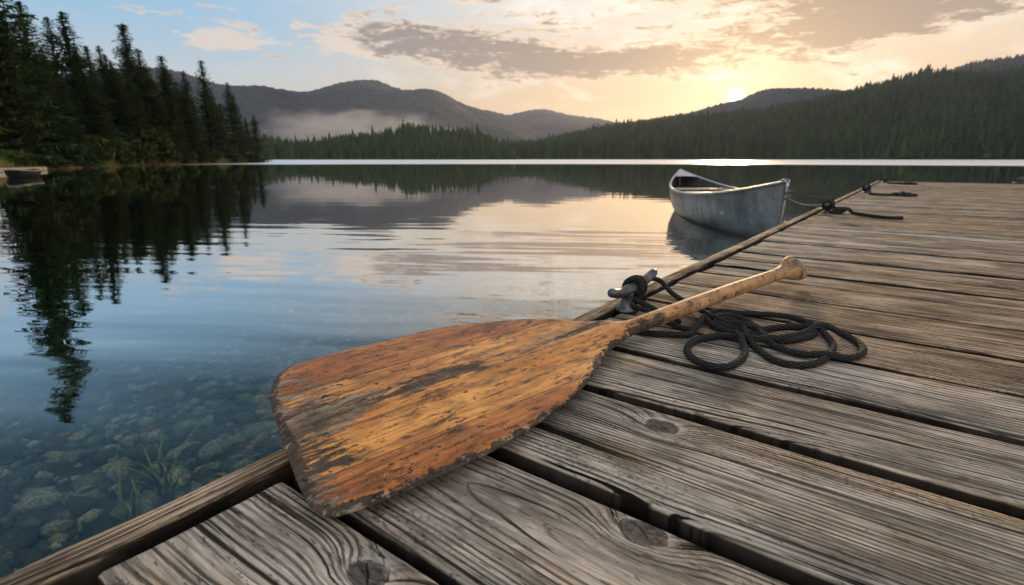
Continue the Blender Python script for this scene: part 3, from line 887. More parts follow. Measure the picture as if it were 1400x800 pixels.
def paddle_material():
    m, t = material('worn_varnished_wood')
    x, y, z = t.xyz(t.obj())
    ed = t.attr('edge')           # metres in from the outline
    yy = y - .030 + x * .030
    g0 = t.noise(t.vec(x * 3, y * 3, z * 3), 1, 3) - .5
    gr = t.noise(t.vec(x * 5, y * 120 + g0 * 8, z * 120), 1, 4, .6)
    gr2 = t.noise(t.vec(x * 16, y * 420, z * 300), 1, 3, .6)
    blot = t.noise(t.vec(x * 7, y * 17, z * 10), 1, 5, .62)
    strip = t.n('MapRange', props={'interpolation_type': 'STEPPED'}, Value=yy, From_Min=-.17, From_Max=.17, To_Min=0.0, To_Max=1.0, Steps=4.0)
    outer = t.ss(yy.f('ABSOLUTE'), .082, .088)
    honey = t.mix(t.ss(blot, .3, .7), (.50, .185, .032), (.72, .335, .080))
    amber = t.mix(t.ss(blot, .3, .7), (.24, .060, .011), (.50, .180, .036))
    c = t.mix(outer * .8, honey, amber)
    G = t.ss(gr, .30, .66)
    c = t.mul(c, t.grey(.66 + G * .46))
    hair = t.ss(t.noise(t.vec(x * 12, y * 480, 2.5), 1, 4, .6), .56, .64)
    c = t.mix(hair * .42, c, (.150, .052, .012))
    shaftm = t.ss(x, .56, .70)
    c = t.mix(shaftm * .75, c, t.mul(t.mix(blot, (.30, .155, .065), (.56, .37, .205)), t.grey(.6 + gr * .8)))
    # glue seams of the strips
    seam = t.ss(((yy - .0855).f('ABSOLUTE')), .0013, .0004) + t.ss(((yy + .0845).f('ABSOLUTE')), .0013, .0004) + t.ss(((yy - .004 + g0 * .004).f('ABSOLUTE')), .0009, .0003) * .7
    seam = (seam * t.ss(x, .545, .50)).clamp()
    c = t.mix(seam * .75, c, (.030, .015, .008))
    # brown bruises under the varnish
    st = t.ss(t.noise(t.vec(x * 9 + 3, y * 34, 2.0), 1, 7, .74), .555, .60)
    c = t.mix(st * .66, c, (.095, .026, .008))
    st2 = t.ss(t.noise(t.vec(x * 22 + 9, y * 85, 5.0), 1, 6, .74), .565, .605)
    c = t.mix(st2 * .85, c, (.040, .016, .008))
    lst = t.ss(t.noise(t.vec(x * 3.2 + 2, y * 62, 21.0), 1, 7, .72), .575, .625)
    c = t.mix(lst * .60, c, (.055, .020, .009))
    # long worn grey patches
    e2 = lambda cx, cy, sx, sy: ((((x - cx) / sx) ** 2.0 + ((y - cy) / sy) ** 2.0) * -1).f('EXPONENT')
    wn = t.noise(t.vec(x * 13, y * 60, 4.0), 1, 7, .72) - .5
    wn2 = t.noise(t.vec(x * 40, y * 170, 6.0), 1, 5, .70) - .5
    worn = e2(.040, .055, .060, .060) * .84 + e2(.025, -.045, .030, .06) * .40 + e2(.05, .135, .04, .03) * .45 + e2(.13, .050, .06, .030) * .50 + e2(.26, .048, .080, .018) * .55 + e2(.49, .040, .075, .015) * .85 + e2(.63, .012, .07, .03) * .35 + e2(.90, .012, .16, .03) * .12
    tip = t.ss(x, .030, -.012) * .55
    rn = t.noise(t.vec(x * 28, y * 28, 7.0), 1, 5, .7)
    rimw = t.ss(ed - (rn - .5) * .034, .013, .000)
    wm = t.ss(worn + tip + rimw * t.ss(x, .75, .45) * .75 + wn * 2.1 + wn2 * 1.9, .52, .60)
    greyw = t.mix(t.ss(gr * .5 + wn * 1.4 + wn2 + .25, .30, .78), (.026, .019, .014), (.40, .335, .25))
    c = t.mix(wm * .90, c, greyw)
    soot = t.ss(e2(.20, .045, .13, .022) * .72 + e2(.50, .040, .075, .018) * .85 + e2(.36, .03, .05, .02) * .4 + e2(.02, -.02, .05, .08) * .55 + rimw * .75 + wn * 1.9 + wn2 * .8, .40, .58)
    c = t.mix(soot * .84, c, (.034, .026, .020))
    fleck = t.ss(t.noise(t.vec(x * 55, y * 90, 3.0), 1, 4, .7), .54, .66) * t.ss(ed - (rn - .5) * .03, .016, .002) * t.ss(x, .6, .4)
    c = t.mix(fleck * .8, c, (.36, .30, .215))
    mot = t.noise(t.vec(x * 18, y * 30, 11.0), 1, 6, .7)
    c = t.mul(c, t.grey(.62 + t.ss(mot, .36, .58) * .42))
    # pits, dents and dark scratches
    pit = t.ss(t.noise(t.vec(x * 70, y * 110, 8.0), 1, 3, .5), .625, .645) * t.ss(t.noise(t.vec(x * 6, y * 9, 3.3), 1, 3), .45, .60)
    pit2 = t.ss(t.noise(t.vec(x * 120, y * 190, 9.0), 1, 4, .6), .64, .66)
    sc = t.noise(t.vec(x * 5 + y * 28, y * 3 - x * 24, 12.0), 1, 2) 
    scratch = t.ss((sc - .5).f('ABSOLUTE'), .0035, .001) * t.ss(t.noise(t.vec(x * 9, y * 9, 14.0), 1, 2), .57, .62)
    crk = t.ss(t.noise(t.vec(x * 6, y * 210, 15.0), 1, 3, .55), .665, .70) * t.ss(t.noise(t.vec(x * 5, y * 20, 16.0), 1, 2), .42, .6)
    dark = (pit + pit2 * .5 + scratch * .8 + crk * .8).clamp()
    c = t.mix(dark * .9, c, (.020, .012, .008))
    gripd = t.ss(x, 1.13, 1.30) * t.ss(blot + wn, .35, .7)
    c = t.mix(gripd * .8, c, (.070, .048, .034))
    h = gr2 * .0003 + gr * .0004 + wm * (-.0012 + wn2 * .005) + dark * -.0016 + seam * -.0006 + g0 * .0010
    rough = t.n('Mix', Factor=(wm + dark * .5 + st * .15 + shaftm * .45).clamp(), i2=.34, i3=.86)
    t.out(t.princ(c, rough, t.bump(h, 1.0, 1.0), spec=.34))
    return m
M_pad = paddle_material()
pd = empty('canoe_paddle')
tag(pd, 'worn wooden paddle with honey varnish flaking off its wide blade, lying across the dock edge', 'paddle')
ROLL = math.atan(PTILT)
slope = .010
xw = Vector((PAX.x, PAX.y, slope)).normalized(); yw = Vector((PNN.x * math.cos(ROLL), PNN.y * math.cos(ROLL), math.sin(ROLL)))
xw = PD * xw.x + ED * xw.y + Vector((0, 0, xw.z)); yw = PD * yw.x + ED * yw.y + Vector((0, 0, yw.z)); yw = (yw - xw * yw.dot(xw)).normalized(); zw = xw.cross(yw)
o_ = dock(PA0.x, PA0.y, PA0.z)
pd.matrix_world = Matrix(((xw.x, yw.x, zw.x, o_.x), (xw.y, yw.y, zw.y, o_.y), (xw.z, yw.z, zw.z, o_.z), (0, 0, 0, 1)))
def blade():
    from mathutils.geometry import delaunay_2d_cdt
    O = np.array([(p.x, p.y) for p in OUT]); n = len(O)
    seg_a = O; seg_b = np.roll(O, -1, 0)
    def dist(P):
        d = np.full(len(P), 9.0); ab = seg_b - seg_a; l2 = (ab ** 2).sum(1) + 1e-12
        for i in range(n - 1):                 # the last segment closes the cut through the shaft
            tt = np.clip(((P - seg_a[i]) @ ab[i]) / l2[i], 0, 1); d = np.minimum(d, np.linalg.norm(P - (seg_a[i] + tt[:, None] * ab[i]), axis=1))
        return d
    def inside(P):
        c = np.zeros(len(P), bool)
        for i in range(n):
            a, b = seg_a[i], seg_b[i]
            k = ((a[1] > P[:, 1]) != (b[1] > P[:, 1])) & (P[:, 0] < (b[0] - a[0]) * (P[:, 1] - a[1]) / (b[1] - a[1] + 1e-12) + a[0]); c ^= k
        return c
    gx, gy = np.meshgrid(np.arange(-.03, .69, .0045), np.arange(-.14, .20, .0045)); G = np.stack([gx.ravel(), gy.ravel()], 1)
    G = G[inside(G)]; G = G[dist(G) > .0060]
    tan = np.roll(O, -1, 0) - np.roll(O, 1, 0); tan /= np.linalg.norm(tan, axis=1)[:, None] + 1e-9
    nor = np.stack([-tan[:, 1], tan[:, 0]], 1)
    test = O + nor * .002
    if inside(test).mean() < .5: nor = -nor
    rings = []
    for dd in (.0005, .0015, .003, .005):
        q = O + nor * dd; q = q[inside(q)]; q = q[dist(q) > dd * .9]; rings.append(q)
    allp = np.concatenate([O] + rings + [G])
    edges = [(i, (i + 1) % n) for i in range(n)]
    vs, es, fs, ov, _, _ = delaunay_2d_cdt([Vector(map(float, p)) for p in allp], edges, [], 1, 1e-6)
    P = np.array([(v.x, v.y) for v in vs]); d = dist(P); d[d < 1e-5] = 0
    s = P[:, 0]; k = np.clip((s - .42) / .20, 0, 1); k = k * k * (3 - 2 * k)
    H = .0052 + (.0148 - .0052) * k; Rr = .0150
    h = H * np.sqrt(np.clip(1 - (1 - np.clip(d / Rr, 0, 1)) ** 2, 0, 1))
    cyl = .032 + (SHC - .032) * np.clip((s - .2) / .36, 0, 1)
    rid = np.clip((s - .12) / .40, 0, 1) ** 1.6 * .0085 * (1 - k) * np.exp(-((P[:, 1] - cyl) / .030) ** 2) * np.clip(d / .02, 0, 1)
    h = h + rid
    h *= 1 + .02 * np.sin(P[:, 0] * 37) * np.cos(P[:, 1] * 51)
    nv = len(P); bnd = d == 0
    V = [(p[0], p[1], z_) for p, z_ in zip(P, h)]; idx = {}; E = list(d)
    for i in range(nv):
        if bnd[i]: idx[i] = i
        else: idx[i] = len(V); V.append((P[i, 0], P[i, 1], -h[i])); E.append(d[i])
    F = []
    for f in fs:
        F.append(tuple(f)); F.append(tuple(idx[i] for i in reversed(f)))
    return mesh_obj('blade', V, F, M_pad, pd, attrs={'edge': E})
blade()
def shaft():
    ss_ = np.linspace(.665, 1.185, 40); pts = [(s, SHC, .0006 * math.sin(s * 9)) for s in ss_]
    V, F = tube(pts, [.0148 + .0010 * math.sin((s - .665) * 6.0) for s in ss_], 24, 1.0, False)
    mesh_obj('shaft', V, F, M_pad, pd, attrs={'edge': np.full(len(V), .05)})
    # flared grip with a flattened, rounded end
    st = [(1.18, .0149, .0149), (1.205, .0153, .0150), (1.228, .0180, .0160), (1.250, .0232, .0175), (1.270, .0290, .0190), (1.290, .0335, .0200), (1.304, .0352, .0200), (1.312, .0350, .0195), (1.3165, .0325, .0175), (1.3190, .027, .0135), (1.3200, .012, .006)]
    V = []; F = []; sg = 28
    for i, (s, a, b) in enumerate(st):
        dz_ = -.0120 * max(0, min(1, (s - 1.2) / .1)) 
        for k in range(sg):
            q = 2 * pi * k / sg; ro = R(45) * max(0, min(1, (s - 1.2) / .07))
            yy = a * math.cos(q) * abs(math.cos(q)) ** -.15 if abs(math.cos(q)) > 1e-6 else 0; zz = b * math.sin(q)
            V.append((s - .010 * math.cos(q) * max(0, (s - 1.25) / .06), SHC + yy * math.cos(ro) - zz * math.sin(ro), yy * math.sin(ro) + zz * math.cos(ro) + dz_ * 0))
    for i in range(len(st) - 1):
        for k in range(sg): F.append((i * sg + k, i * sg + (k + 1) % sg, (i + 1) * sg + (k + 1) % sg, (i + 1) * sg + k))
    F.append(tuple((len(st) - 1) * sg + k for k in range(sg)))
    mesh_obj('grip', V, F, M_pad, pd, attrs={'edge': np.full(len(V), .05)})
shaft()

# ------------------------------------------------------------------ ropes and cleats
def rope_mat(name, c1, c2, pitch=.015, fuzz=.6):
    m, t = material(name)
    uu, vv_, _ = t.xyz(t.n('UVMap', props={'uv_map': 'UVMap'}))
    a = ((vv_ / pitch + uu * 3).f('FRACT') - .5).f('ABSOLUTE') * 2
    b = ((vv_ / pitch - uu * 3).f('FRACT') - .5).f('ABSOLUTE') * 2
    braid = a.f('MINIMUM', b)
    n = t.noise(t.pos(), 900, 3, .6); n2 = t.noise(t.pos(), 60, 3)
    f = (t.ss(n, .40, .72) * fuzz + n2 * .3 - .1).clamp()
    c = t.mix(f, c1, c2)
    c = t.mul(c, t.grey(.35 + braid * .95))
    t.out(t.princ(c, .85, t.bump(braid * .0030 + n * .0008, 1.0, 1.0), spec=.25))
    return m
M_rope = rope_mat('charcoal_rope', (.009, .011, .012), (.095, .10, .098))
M_rope_pale = rope_mat('pale_rope', (.16, .15, .13), (.42, .39, .34), .02)
M_rope_tan = rope_mat('tan_line', (.16, .12, .06), (.34, .27, .14), .012)
def rope_mesh(pts, r, seg=12):
    V, F = tube(pts, r, seg, 1.0, True); L = 0; uv = []
    for i, p in enumerate(pts):
        if i: L += (Vector(p) - Vector(pts[i - 1])).length
        for k in range(seg): uv.append((1 - abs(2 * k / seg - 1), L))
    return V, F, uv
def rope(name, pts, r, mat, parent=None, seg=12):
    V, F, uv = rope_mesh(pts, r, seg); return mesh_obj(name, V, F, mat, parent, uv=uv)
def settle(P, r, base=0.0, gap=1.0, iters=10):
    """a path laid on the dock: later turns ride over earlier ones"""
    P = [Vector(p) for p in P]; n = len(P); xy = np.array([(p.x, p.y) for p in P]); z = np.full(n, base + r)
    arc = np.concatenate([[0], np.cumsum(np.linalg.norm(np.diff(xy, axis=0), axis=1))]); dia = 2 * r * gap
    for i in range(n):
        j = np.where(arc < arc[i] - 3 * dia)[0]
        if len(j):
            d = np.linalg.norm(xy[j] - xy[i], axis=1); k = d < dia
            if k.any(): z[i] = min(base + r * 3.4, max(z[i], (z[j][k] + .5 * np.sqrt(np.maximum(0, dia * dia - d[k] ** 2))).max()))
    # spread the lifts so the rope bends gently
    step = arc[-1] / n; wn = max(1, int(.035 / step)); z2 = z.copy()
    for i in range(n):
        for q in range(-wn, wn + 1):
            if 0 <= i + q < n:
                z2[i] = max(z2[i], z[i + q] - (r * 1.15) * (abs(q) / wn) ** 1.6 * 1.6) if z[i + q] > base + r * 1.05 else z2[i]
    ker = np.hanning(2 * max(2, wn // 3) + 3); ker /= ker.sum(); pad = len(ker) // 2
    z2 = np.convolve(np.pad(z2, pad, mode='edge'), ker, mode='valid')
    return [Vector((p.x, p.y, max(zz, base + r))) for p, zz in zip(P, z2)]

RR = .0060
def c2d(pts, z=.008): return [todock(at(800 + x / 3.5, 330 + y / 3.5, z)) for x, y in pts]
def todockw(p): return dock(p.x, p.y, p.z)
coil = [(440, 405), (500, 415), (532, 405), (556, 370), (590, 342), (650, 331), (760, 340), (880, 346), (970, 356), (1050, 378), (1102, 404), (1090, 440), (1020, 462), (940, 470), (870, 462), (790, 436), (720, 412), (660, 398), (622, 386), (640, 374), (690, 369), (738, 395), (778, 455), (832, 512), (900, 560), (985, 584), (1085, 582), (1160, 547), (1188, 492), (1152, 445), (1085, 414), (990, 404), (890, 411), (815, 424), (735, 412), (660, 388), (615, 366), (650, 352), (720, 356), (790, 385), (832, 435), (890, 485), (970, 518), (1070, 540), (1190, 554), (1285, 549), (1333, 518), (1302, 475), (1225, 437), (1130, 424), (1030, 446), (930, 472), (840, 476), (760, 462), (690, 447), (640, 447), (575, 456), (520, 472), (488, 510), (515, 553), (590, 588), (680, 595), (745, 562), (766, 515), (735, 460), (680, 425), (620, 402), (570, 372), (548, 392), (522, 424), (490, 441), (400, 440), (300, 434), (220, 420)]
main = c2d(coil)
main = resample(smooth_path(main, 8), .004)
main = settle(main, RR)
# the first stretch comes up from the cleat
CL = todock(at(857, 424)); CL.z = 0
def cleat_parts(root, mat, s=1.0, lift=(.012, .020), reach=(.084, .148)):
    b = MB()
    prof = [(.0, .030, .024), (.004, .030, .024), (.008, .026, .020), (.014, .0185, .0135), (.024, .0150, .0115), (.034, .0165, .0125), (.040, .0185, .0125)]
    V = []; F = []; sg = 20
    for z_, a, c in prof:
        for k in range(sg):
            q = 2 * pi * k / sg; V.append((c * math.cos(q) * s, a * math.sin(q) * s * .95, z_ * s))
    for i in range(len(prof) - 1):
        for k in range(sg): F.append((i * sg + k, i * sg + (k + 1) % sg, (i + 1) * sg + (k + 1) % sg, (i + 1) * sg + k))
    F.append(tuple(range(sg - 1, -1, -1))); F.append(tuple((len(prof) - 1) * sg + k for k in range(sg)))
    b.add(V, F); b.build('base', mat, root)
    b = MB(); hp = []; hr = []
    for k in range(25):
        q = -1 + 2 * k / 24; e = abs(q)
        hp.append((0, q * (reach[0] if q < 0 else reach[1]) * s, (.044 + (lift[0] if q < 0 else lift[1]) * e ** 2.2) * s)); hr.append((.0125 - .0035 * e ** 1.5) * s * (1 if e < .93 else (.86 if e < .99 else .5)))
    b.tube(hp, hr, 16, 1.05); b.build('horn', mat, root)
M_iron = plain_mat('galvanised_iron', (.055, .060, .066), (.15, .155, .165), 45, .48, .0012, metal=.75, spec=.5)
ct = empty('dock_cleat', dock(CL.x, CL.y, 0), -DOCK_A)
tag(ct, 'dark iron horn cleat wrapped by charcoal rope behind the paddle shaft', 'cleat', 'cleats along the dock edge')
cleat_parts(ct, M_iron)
HC = Vector((CL.x, CL.y, .045))
def ring(dv, r0, turns, ph, adv, tilt=.3, sgn=1):
    out = []
    for k in range(int(turns * 18) + 1):
        q = ph + sgn * 2 * pi * k / 18; out.append(Vector((HC.x + r0 * math.cos(q), HC.y + dv + adv * k / 18 + tilt * r0 * math.sin(q), HC.z + r0 * 1.0 * math.sin(q))))
    return out
gA = c2d([(262, 300), (300, 333), (360, 362)], .008)
wrapA = ring(.020, .0195, 2.35, -1.9, .0145, .25, -1)
start = [main[0] + Vector((0, 0, 0))]
pre = main[::-1][-1]
path1 = resample(smooth_path([Vector((HC.x - .012, HC.y + .002, .020)), Vector((HC.x + .016, HC.y - .006, .012)), Vector((gA[1].x, gA[1].y, .0085)), Vector((gA[2].x, gA[2].y, .008)), main[0]], 8), .004)[:-1]
rope_root = rope('mooring_rope', [todockw(p) for p in path1 + main], RR, M_rope)
tag(rope_root, 'charcoal braided rope lying in loose loops on the planks beside the paddle shaft', 'rope')
endB = c2d([(345, 238), (410, 262), (480, 293), (560, 335), (600, 360), (640, 372)], .008)
tw = []
for q in endB: tw.append(Vector((q.x, q.y, .009)))
tw[0].z = .036; tw[1].z = .017
low = c2d([(250, 275), (300, 318), (370, 345), (450, 385)], .010)
lowp = [Vector((low[3].x, low[3].y, .009)), Vector((low[2].x, low[2].y, .010)), Vector((low[1].x, low[1].y, .014)), Vector((HC.x + .024, HC.y + .006, .022))]
path2 = resample(smooth_path(lowp + wrapA + tw, 6), .004)
rope('hitch', [todockw(p) for p in path2], RR, M_rope, rope_root)

# cleats further out
def far_cleat(px, py, lab, s=1.0):
    q = todock(at(px, py)); o = empty('dock_cleat', dock(q.x, q.y, 0), -DOCK_A); cleat_parts(o, M_iron, s, (.006, .006), (.085, .085))
    return q, tag(o, lab, 'cleat', 'cleats along the dock edge')
q1, _ = far_cleat(1131, 291.5, 'horn cleat where the canoe is moored with pale and dark rope', 1.15)
q2, _ = far_cleat(1183.5, 264.0, 'second cleat beyond the canoe mooring, with a short dark rope', 1.3)
q3, _ = far_cleat(1209, 250.0, 'outermost cleat at the far corner of the dock edge', 1.3)
def wraps(q, r0, n, dvs):
    out = []
    for dv in dvs:
        for k in range(n):
            a = 2 * pi * k / 12; out.append(Vector((q.x + r0 * math.cos(a), q.y + dv + .010 * k / 12, .050 + r0 * math.sin(a))))
    return out
# mooring at the canoe's cleat: a dark lashing, a heap of turns, and a tail along the planks
pile_ = [Vector((q1.x + .045 + .035 * i / 26 + .028 * math.cos(i * .9), q1.y - .015 + .05 * math.sin(i * .9) * .7, .0)) for i in range(26)]
tail = [todock(at(x, y, .01)) for x, y in [(1160, 290), (1175, 292.5), (1195, 295.5), (1215, 297.5), (1234, 298)]]
p_ = [Vector((p.x, p.y, 0)) for p in pile_ + tail]
p_ = settle(resample(smooth_path(p_, 6), .006), .0095)
lash = wraps(q1, .024, 24, (-.035, .02))
r1 = rope('mooring_rope', [todockw(p) for p in resample(smooth_path(lash, 4), .006) + p_], .0095, M_rope)
tag(r1, 'dark rope heaped at the canoe cleat with its tail running along a plank', 'rope')
for (q, pts, lab) in [(q2, [(1190, 265), (1200, 266), (1212, 266.5), (1222, 266), (1230, 267), (1246, 268)], 'short dark rope end lying beside the second cleat beyond the canoe'),
                      (q3, [(1214, 250), (1222, 250.6), (1232, 251), (1243, 251.2)], 'dark rope end lying beside the outermost cleat')]:
    ps = [todock(at(x, y, .01)) for x, y in pts]; mid = ps[len(ps) // 2]
    knot = [Vector((mid.x + .05 * math.cos(i * 1.1) + .01 * i, mid.y + .05 * math.sin(i * 1.1), 0)) for i in range(14)]
    seq = [Vector((p.x, p.y, 0)) for p in ps[:len(ps) // 2]] + knot + [Vector((p.x, p.y, 0)) for p in ps[len(ps) // 2 + 1:]]
    body = settle(resample(smooth_path(seq, 6), .008), .011)
    o = rope('mooring_rope', [todockw(p) for p in resample(smooth_path(wraps(q, .026, 24, (-.02, .012)), 4), .008) + body], .011, M_rope)
    tag(o, lab, 'rope')
# piling head at the far right corner
q4 = todock(at(1396, 250.5))
o = empty('mooring_post', dock(q4.x, q4.y, 0), -DOCK_A); tag(o, 'short dark mooring post on the far end of the dock', 'post')
b = MB(); b.tube([(0, 0, .0), (0, 0, .055), (0, 0, .075), (0, 0, .085)], [.045, .045, .040, .02], 14); b.build('post_head', M_beam, o)
b = MB(); b.box((0, 0, .006), (.16, .16, .010)); b.build('foot_plate', M_iron, o, smooth=False)

# ------------------------------------------------------------------ canoe
BOW = at(1077, 247, WATER + .55); STERN = at(930, 234.5, WATER + .52)
CLN = (STERN - BOW); CLN.z = 0; CL_L = CLN.length; CLN.normalize()
cn = empty('canoe', (BOW.x, BOW.y, WATER), math.atan2(CLN.y, CLN.x))
tag(cn, 'dull aluminium canoe floating beside the dock, tied by its bow', 'canoe')
def alum(name, c1, c2, rough):
    m, t = material(name)
    x, y, z = t.xyz(t.obj())
    n = t.noise(t.vec(x * 9, y * 9, z * 1.6), 1, 5, .6); n2 = t.noise(t.vec(x * 2, y * 2, z * 3), 1, 4, .6); n3 = t.noise(t.obj(), 30, 4, .6)
    c = t.mix(t.ss(n * .38 + n2 * .42 + n3 * .2, .36, .62), c1, c2)
    wl = t.ss(z + (n2 - .5) * .10, .10, .02)
    c = t.mix(wl * .6, c, (.12, .125, .115))
    dent = t.noise(t.obj(), 3.0, 2)
    t.out(t.princ(c, rough + n3 * .2, t.bump(dent * .02 + n3 * .0006, 1.0, 1.0), metal=.88, spec=.5))
    return m
M_alu = alum('dull_aluminium', (.165, .162, .156), (.40, .39, .37), .28)
M_rail = alum('rail_aluminium', (.36, .355, .34), (.58, .56, .53), .32)
BEAM = .445
def hull_pt(s, th, inset=0.0):
    e = abs(2 * s - 1)
    b = max(.012, BEAM * (1 - e ** 2.0) ** .95) - inset; b = max(.004, b)
    sheer = .325 + .215 * e ** 2.3; keel = -.085 + .06 * e ** 6
    f = (1 - math.cos(th)) ; y = b * (math.sin(th) ** .62 if th > 0 else 0); z = keel + (sheer - keel) * f ** 1.0
    if th > 1.2: y = b * (math.sin(th) ** .62) * (1 - .02 * (th - 1.2))
    zf = (z - keel) / (sheer - keel)
    x = CL_L / 2 + (s - .5) * CL_L * (1 - .045 * (1 - zf) ** 2.6)
    return x, y, z
def hull(inset, name, mat, floor=None):
    V = []; F = []; ns, nt_ = 72, 14
    S_ = .5 - .5 * np.cos(np.linspace(0, pi, ns)); 
    for s in S_:
        row = []
        for k in range(-nt_, nt_ + 1):
            x, y, z = hull_pt(s, abs(k) / nt_ * pi / 2, inset)
            if floor is not None: z = max(z, floor)
            V.append((x, y if k >= 0 else -y, z))
    m = 2 * nt_ + 1
    for i in range(ns - 1):
        for k in range(m - 1): 
            f = (i * m + k, (i + 1) * m + k, (i + 1) * m + k + 1, i * m + k + 1); F.append(f if floor is None else f[::-1])
    return mesh_obj(name, V, F, mat, cn)
hull(0, 'hull', M_alu)
hull(.010, 'lining', M_alu, floor=.035)
for sg in (-1, 1):
    pts = []
    for s in .5 - .5 * np.cos(np.linspace(.0, pi, 60)):
        x, y, z = hull_pt(s, pi / 2); pts.append((x, sg * (y - .004), z + .004))
    b = MB(); b.tube(pts, .0165, 8); b.build('gunwale', M_rail, cn)
def end_deck(s0, s1, name):
    V = []; F = []
    S_ = np.linspace(s0, s1, 10)
    for s in S_:
        x, y, z = hull_pt(s, pi / 2)
        for k in range(7): q = -1 + k / 3; V.append((x, q * (y - .006), z + .008 + .012 * (1 - q * q)))
    for i in range(9):
        for k in range(6): 
            f = (i * 7 + k, (i + 1) * 7 + k, (i + 1) * 7 + k + 1, i * 7 + k + 1); F.append(f if s1 > s0 else f[::-1])
    o = mesh_obj(name, V, F, M_rail, cn)
    md = o.modifiers.new('thickness', 'SOLIDIFY'); md.thickness = .006; md.offset = -1
end_deck(.004, .105, 'deck_plate'); end_deck(.996, .89, 'deck_plate')
M_seat = plain_mat('seat_aluminium', (.34, .34, .33), (.55, .54, .51), 14, .45, .001, metal=.6)
for s, wdt, dz_ in ((.20, .22, -.06), (.80, .24, -.06)):
    x, y, z = hull_pt(s, 1.2); b = MB(); b.box((x, 0, z + dz_ + .05), (wdt, 2 * y - .02, .022)); b.build('seat', M_seat, cn, smooth=False)
for s in (.36, .52, .66):
    x, y, z = hull_pt(s, pi / 2); b = MB(); b.box((x, 0, z - .016), (.055, 2 * y - .02, .024)); b.build('thwart', M_seat, cn, smooth=False)
for s in (.3, .44, .58, .72):
    pts = [];
    for k in range(-12, 13):
        x, y, z = hull_pt(s, abs(k) / 12 * pi / 2 * .98, .016); pts.append((x, y if k >= 0 else -y, max(z, .037)))
    b = MB(); b.tube(pts, .010, 6); b.build('rib', M_seat, cn)
pts = [(hull_pt(0, th)[0] - .004, 0, hull_pt(0, th)[2]) for th in np.linspace(.3, pi / 2, 12)]
b = MB(); b.tube(pts, .011, 8); b.build('stem_band', M_rail, cn)
EYEB = Vector((hull_pt(0, 1.25)[0] - .022, 0, .40))
b = MB(); b.tube([(EYEB.x + .03 * math.cos(q) + .01, 0.0, .475 + .026 * math.sin(q)) for q in np.linspace(0, 2 * pi, 17)], .007, 8, cap=False); b.build('bow_ring', M_iron, cn)
b = MB(); b.tube([(hull_pt(0.012, pi / 2)[0], -.022, .548), (hull_pt(0.0, pi / 2)[0] - .004, 0, .551), (hull_pt(0.012, pi / 2)[0], .022, .548)], .014, 8); b.build('bow_cap', M_iron, cn)
rzc = math.atan2(CLN.y, CLN.x)
ringw = Vector((BOW.x, BOW.y, WATER)) + CLN * (EYEB.x - .02) + Vector((0, 0, .462))
c1w = dock(q1.x, q1.y - .03, .055)
def sag(a, b, dz_, n=26): return [a.lerp(b, k / n) + Vector((0, 0, -dz_ * 4 * (k / n) * (1 - k / n))) for k in range(n + 1)]
kn = [ringw + Vector((.018 * math.sin(k * 1.3), .018 * math.cos(k * 1.3), .012 * math.sin(k * .8) - .003 * k)) for k in range(16)]
o = rope('painter_line', resample(smooth_path(kn, 4), .006) + sag(kn[-1], c1w, .030), .0085, M_rope_pale)
tag(o, 'pale rope sagging from the canoe bow to the nearest far cleat', 'rope')
o = rope('stern_line', sag(ringw + Vector((.01, .01, .01)), dock(q3.x, q3.y, .055), .14), .0055, M_rope_tan, seg=8)
o.name = 'mooring_line'
tag(o, 'thin tan line stretched low over the water from canoe to the outermost cleat', 'rope')

# ------------------------------------------------------------------ water plants, jetty
M_weed = plain_mat('water_weed', (.075, .120, .030), (.26, .32, .10), 30, .6, .0005)
def weed(px, py, n, hmin, hmax, lab, seed):
    rg = np.random.default_rng(seed); p = at(px, py, -1.09); p.z = bed_z(p.x, p.y)
    o = empty('water_weed', p)
    for k in range(n):
        a = rg.uniform(0, 6.28); h = rg.uniform(hmin, hmax); ln = rg.uniform(.15, .75) * h; V = []; F = []
        sd = np.array([-math.sin(a), math.cos(a), 0]); d_ = np.array([math.cos(a), math.sin(a), 0]); r0 = rg.normal(size=2) * .02
        for i in range(12):
            f = i / 11; c_ = np.array([r0[0], r0[1], 0]) + d_ * ln * f ** 1.7 + np.array([0, 0, h * (f - .22 * f ** 3)]); w_ = .0085 * (1 - f ** 1.6) + .0006
            V += [c_ - sd * w_, c_ + np.array([0, 0, .001]) + d_ * .0012, c_ + sd * w_]
            if i:
                q = 3 * i; F += [(q - 3, q - 2, q + 1, q), (q - 2, q - 1, q + 2, q + 1)]
        mesh_obj('blade', V, F, M_weed, o)
    tag(o, lab, 'water plant', 'water plants near the dock')
weed(226, 664, 13, .22, .46, 'clump of long grassy weed blades rising from the bed by the edge board', 3)
weed(176, 676, 6, .14, .28, 'smaller sparse weed tuft left of the larger clump', 8)
M_pale = plain_mat('pale_planks', (.17, .155, .13), (.36, .335, .29), 4, .8, .004, stretch=(1, 6, 1))
pj0 = at(-40, 238, WATER); pj1 = at(63, 233.2, WATER)
ang_ = math.atan2((pj1 - pj0).y, (pj1 - pj0).x); LJ = (pj1 - pj0).length
jt = empty('jetty', pj0, ang_); tag(jt, 'low pale jetty at the waterline of the left bank', 'jetty')
b = MB()
k = 0.0
while k < LJ: b.box((k + .09, .6, .20 + RNG.uniform(-.006, .006)), (.17, 1.25, .05)); k += .185
b.build('deck', M_pale, jt, smooth=False)
b = MB(); b.box((LJ / 2, -.045, .115), (LJ, .04, .20)); b.build('fascia', M_pale, jt, smooth=False)
for x in (.4, LJ * .5, LJ - .3):
    b = MB(); b.tube([(x, .05, -1.0), (x, .05, .165)], .09, 10); b.build('pile', M_pale, jt)
pb = at(8, 234, WATER + .24)
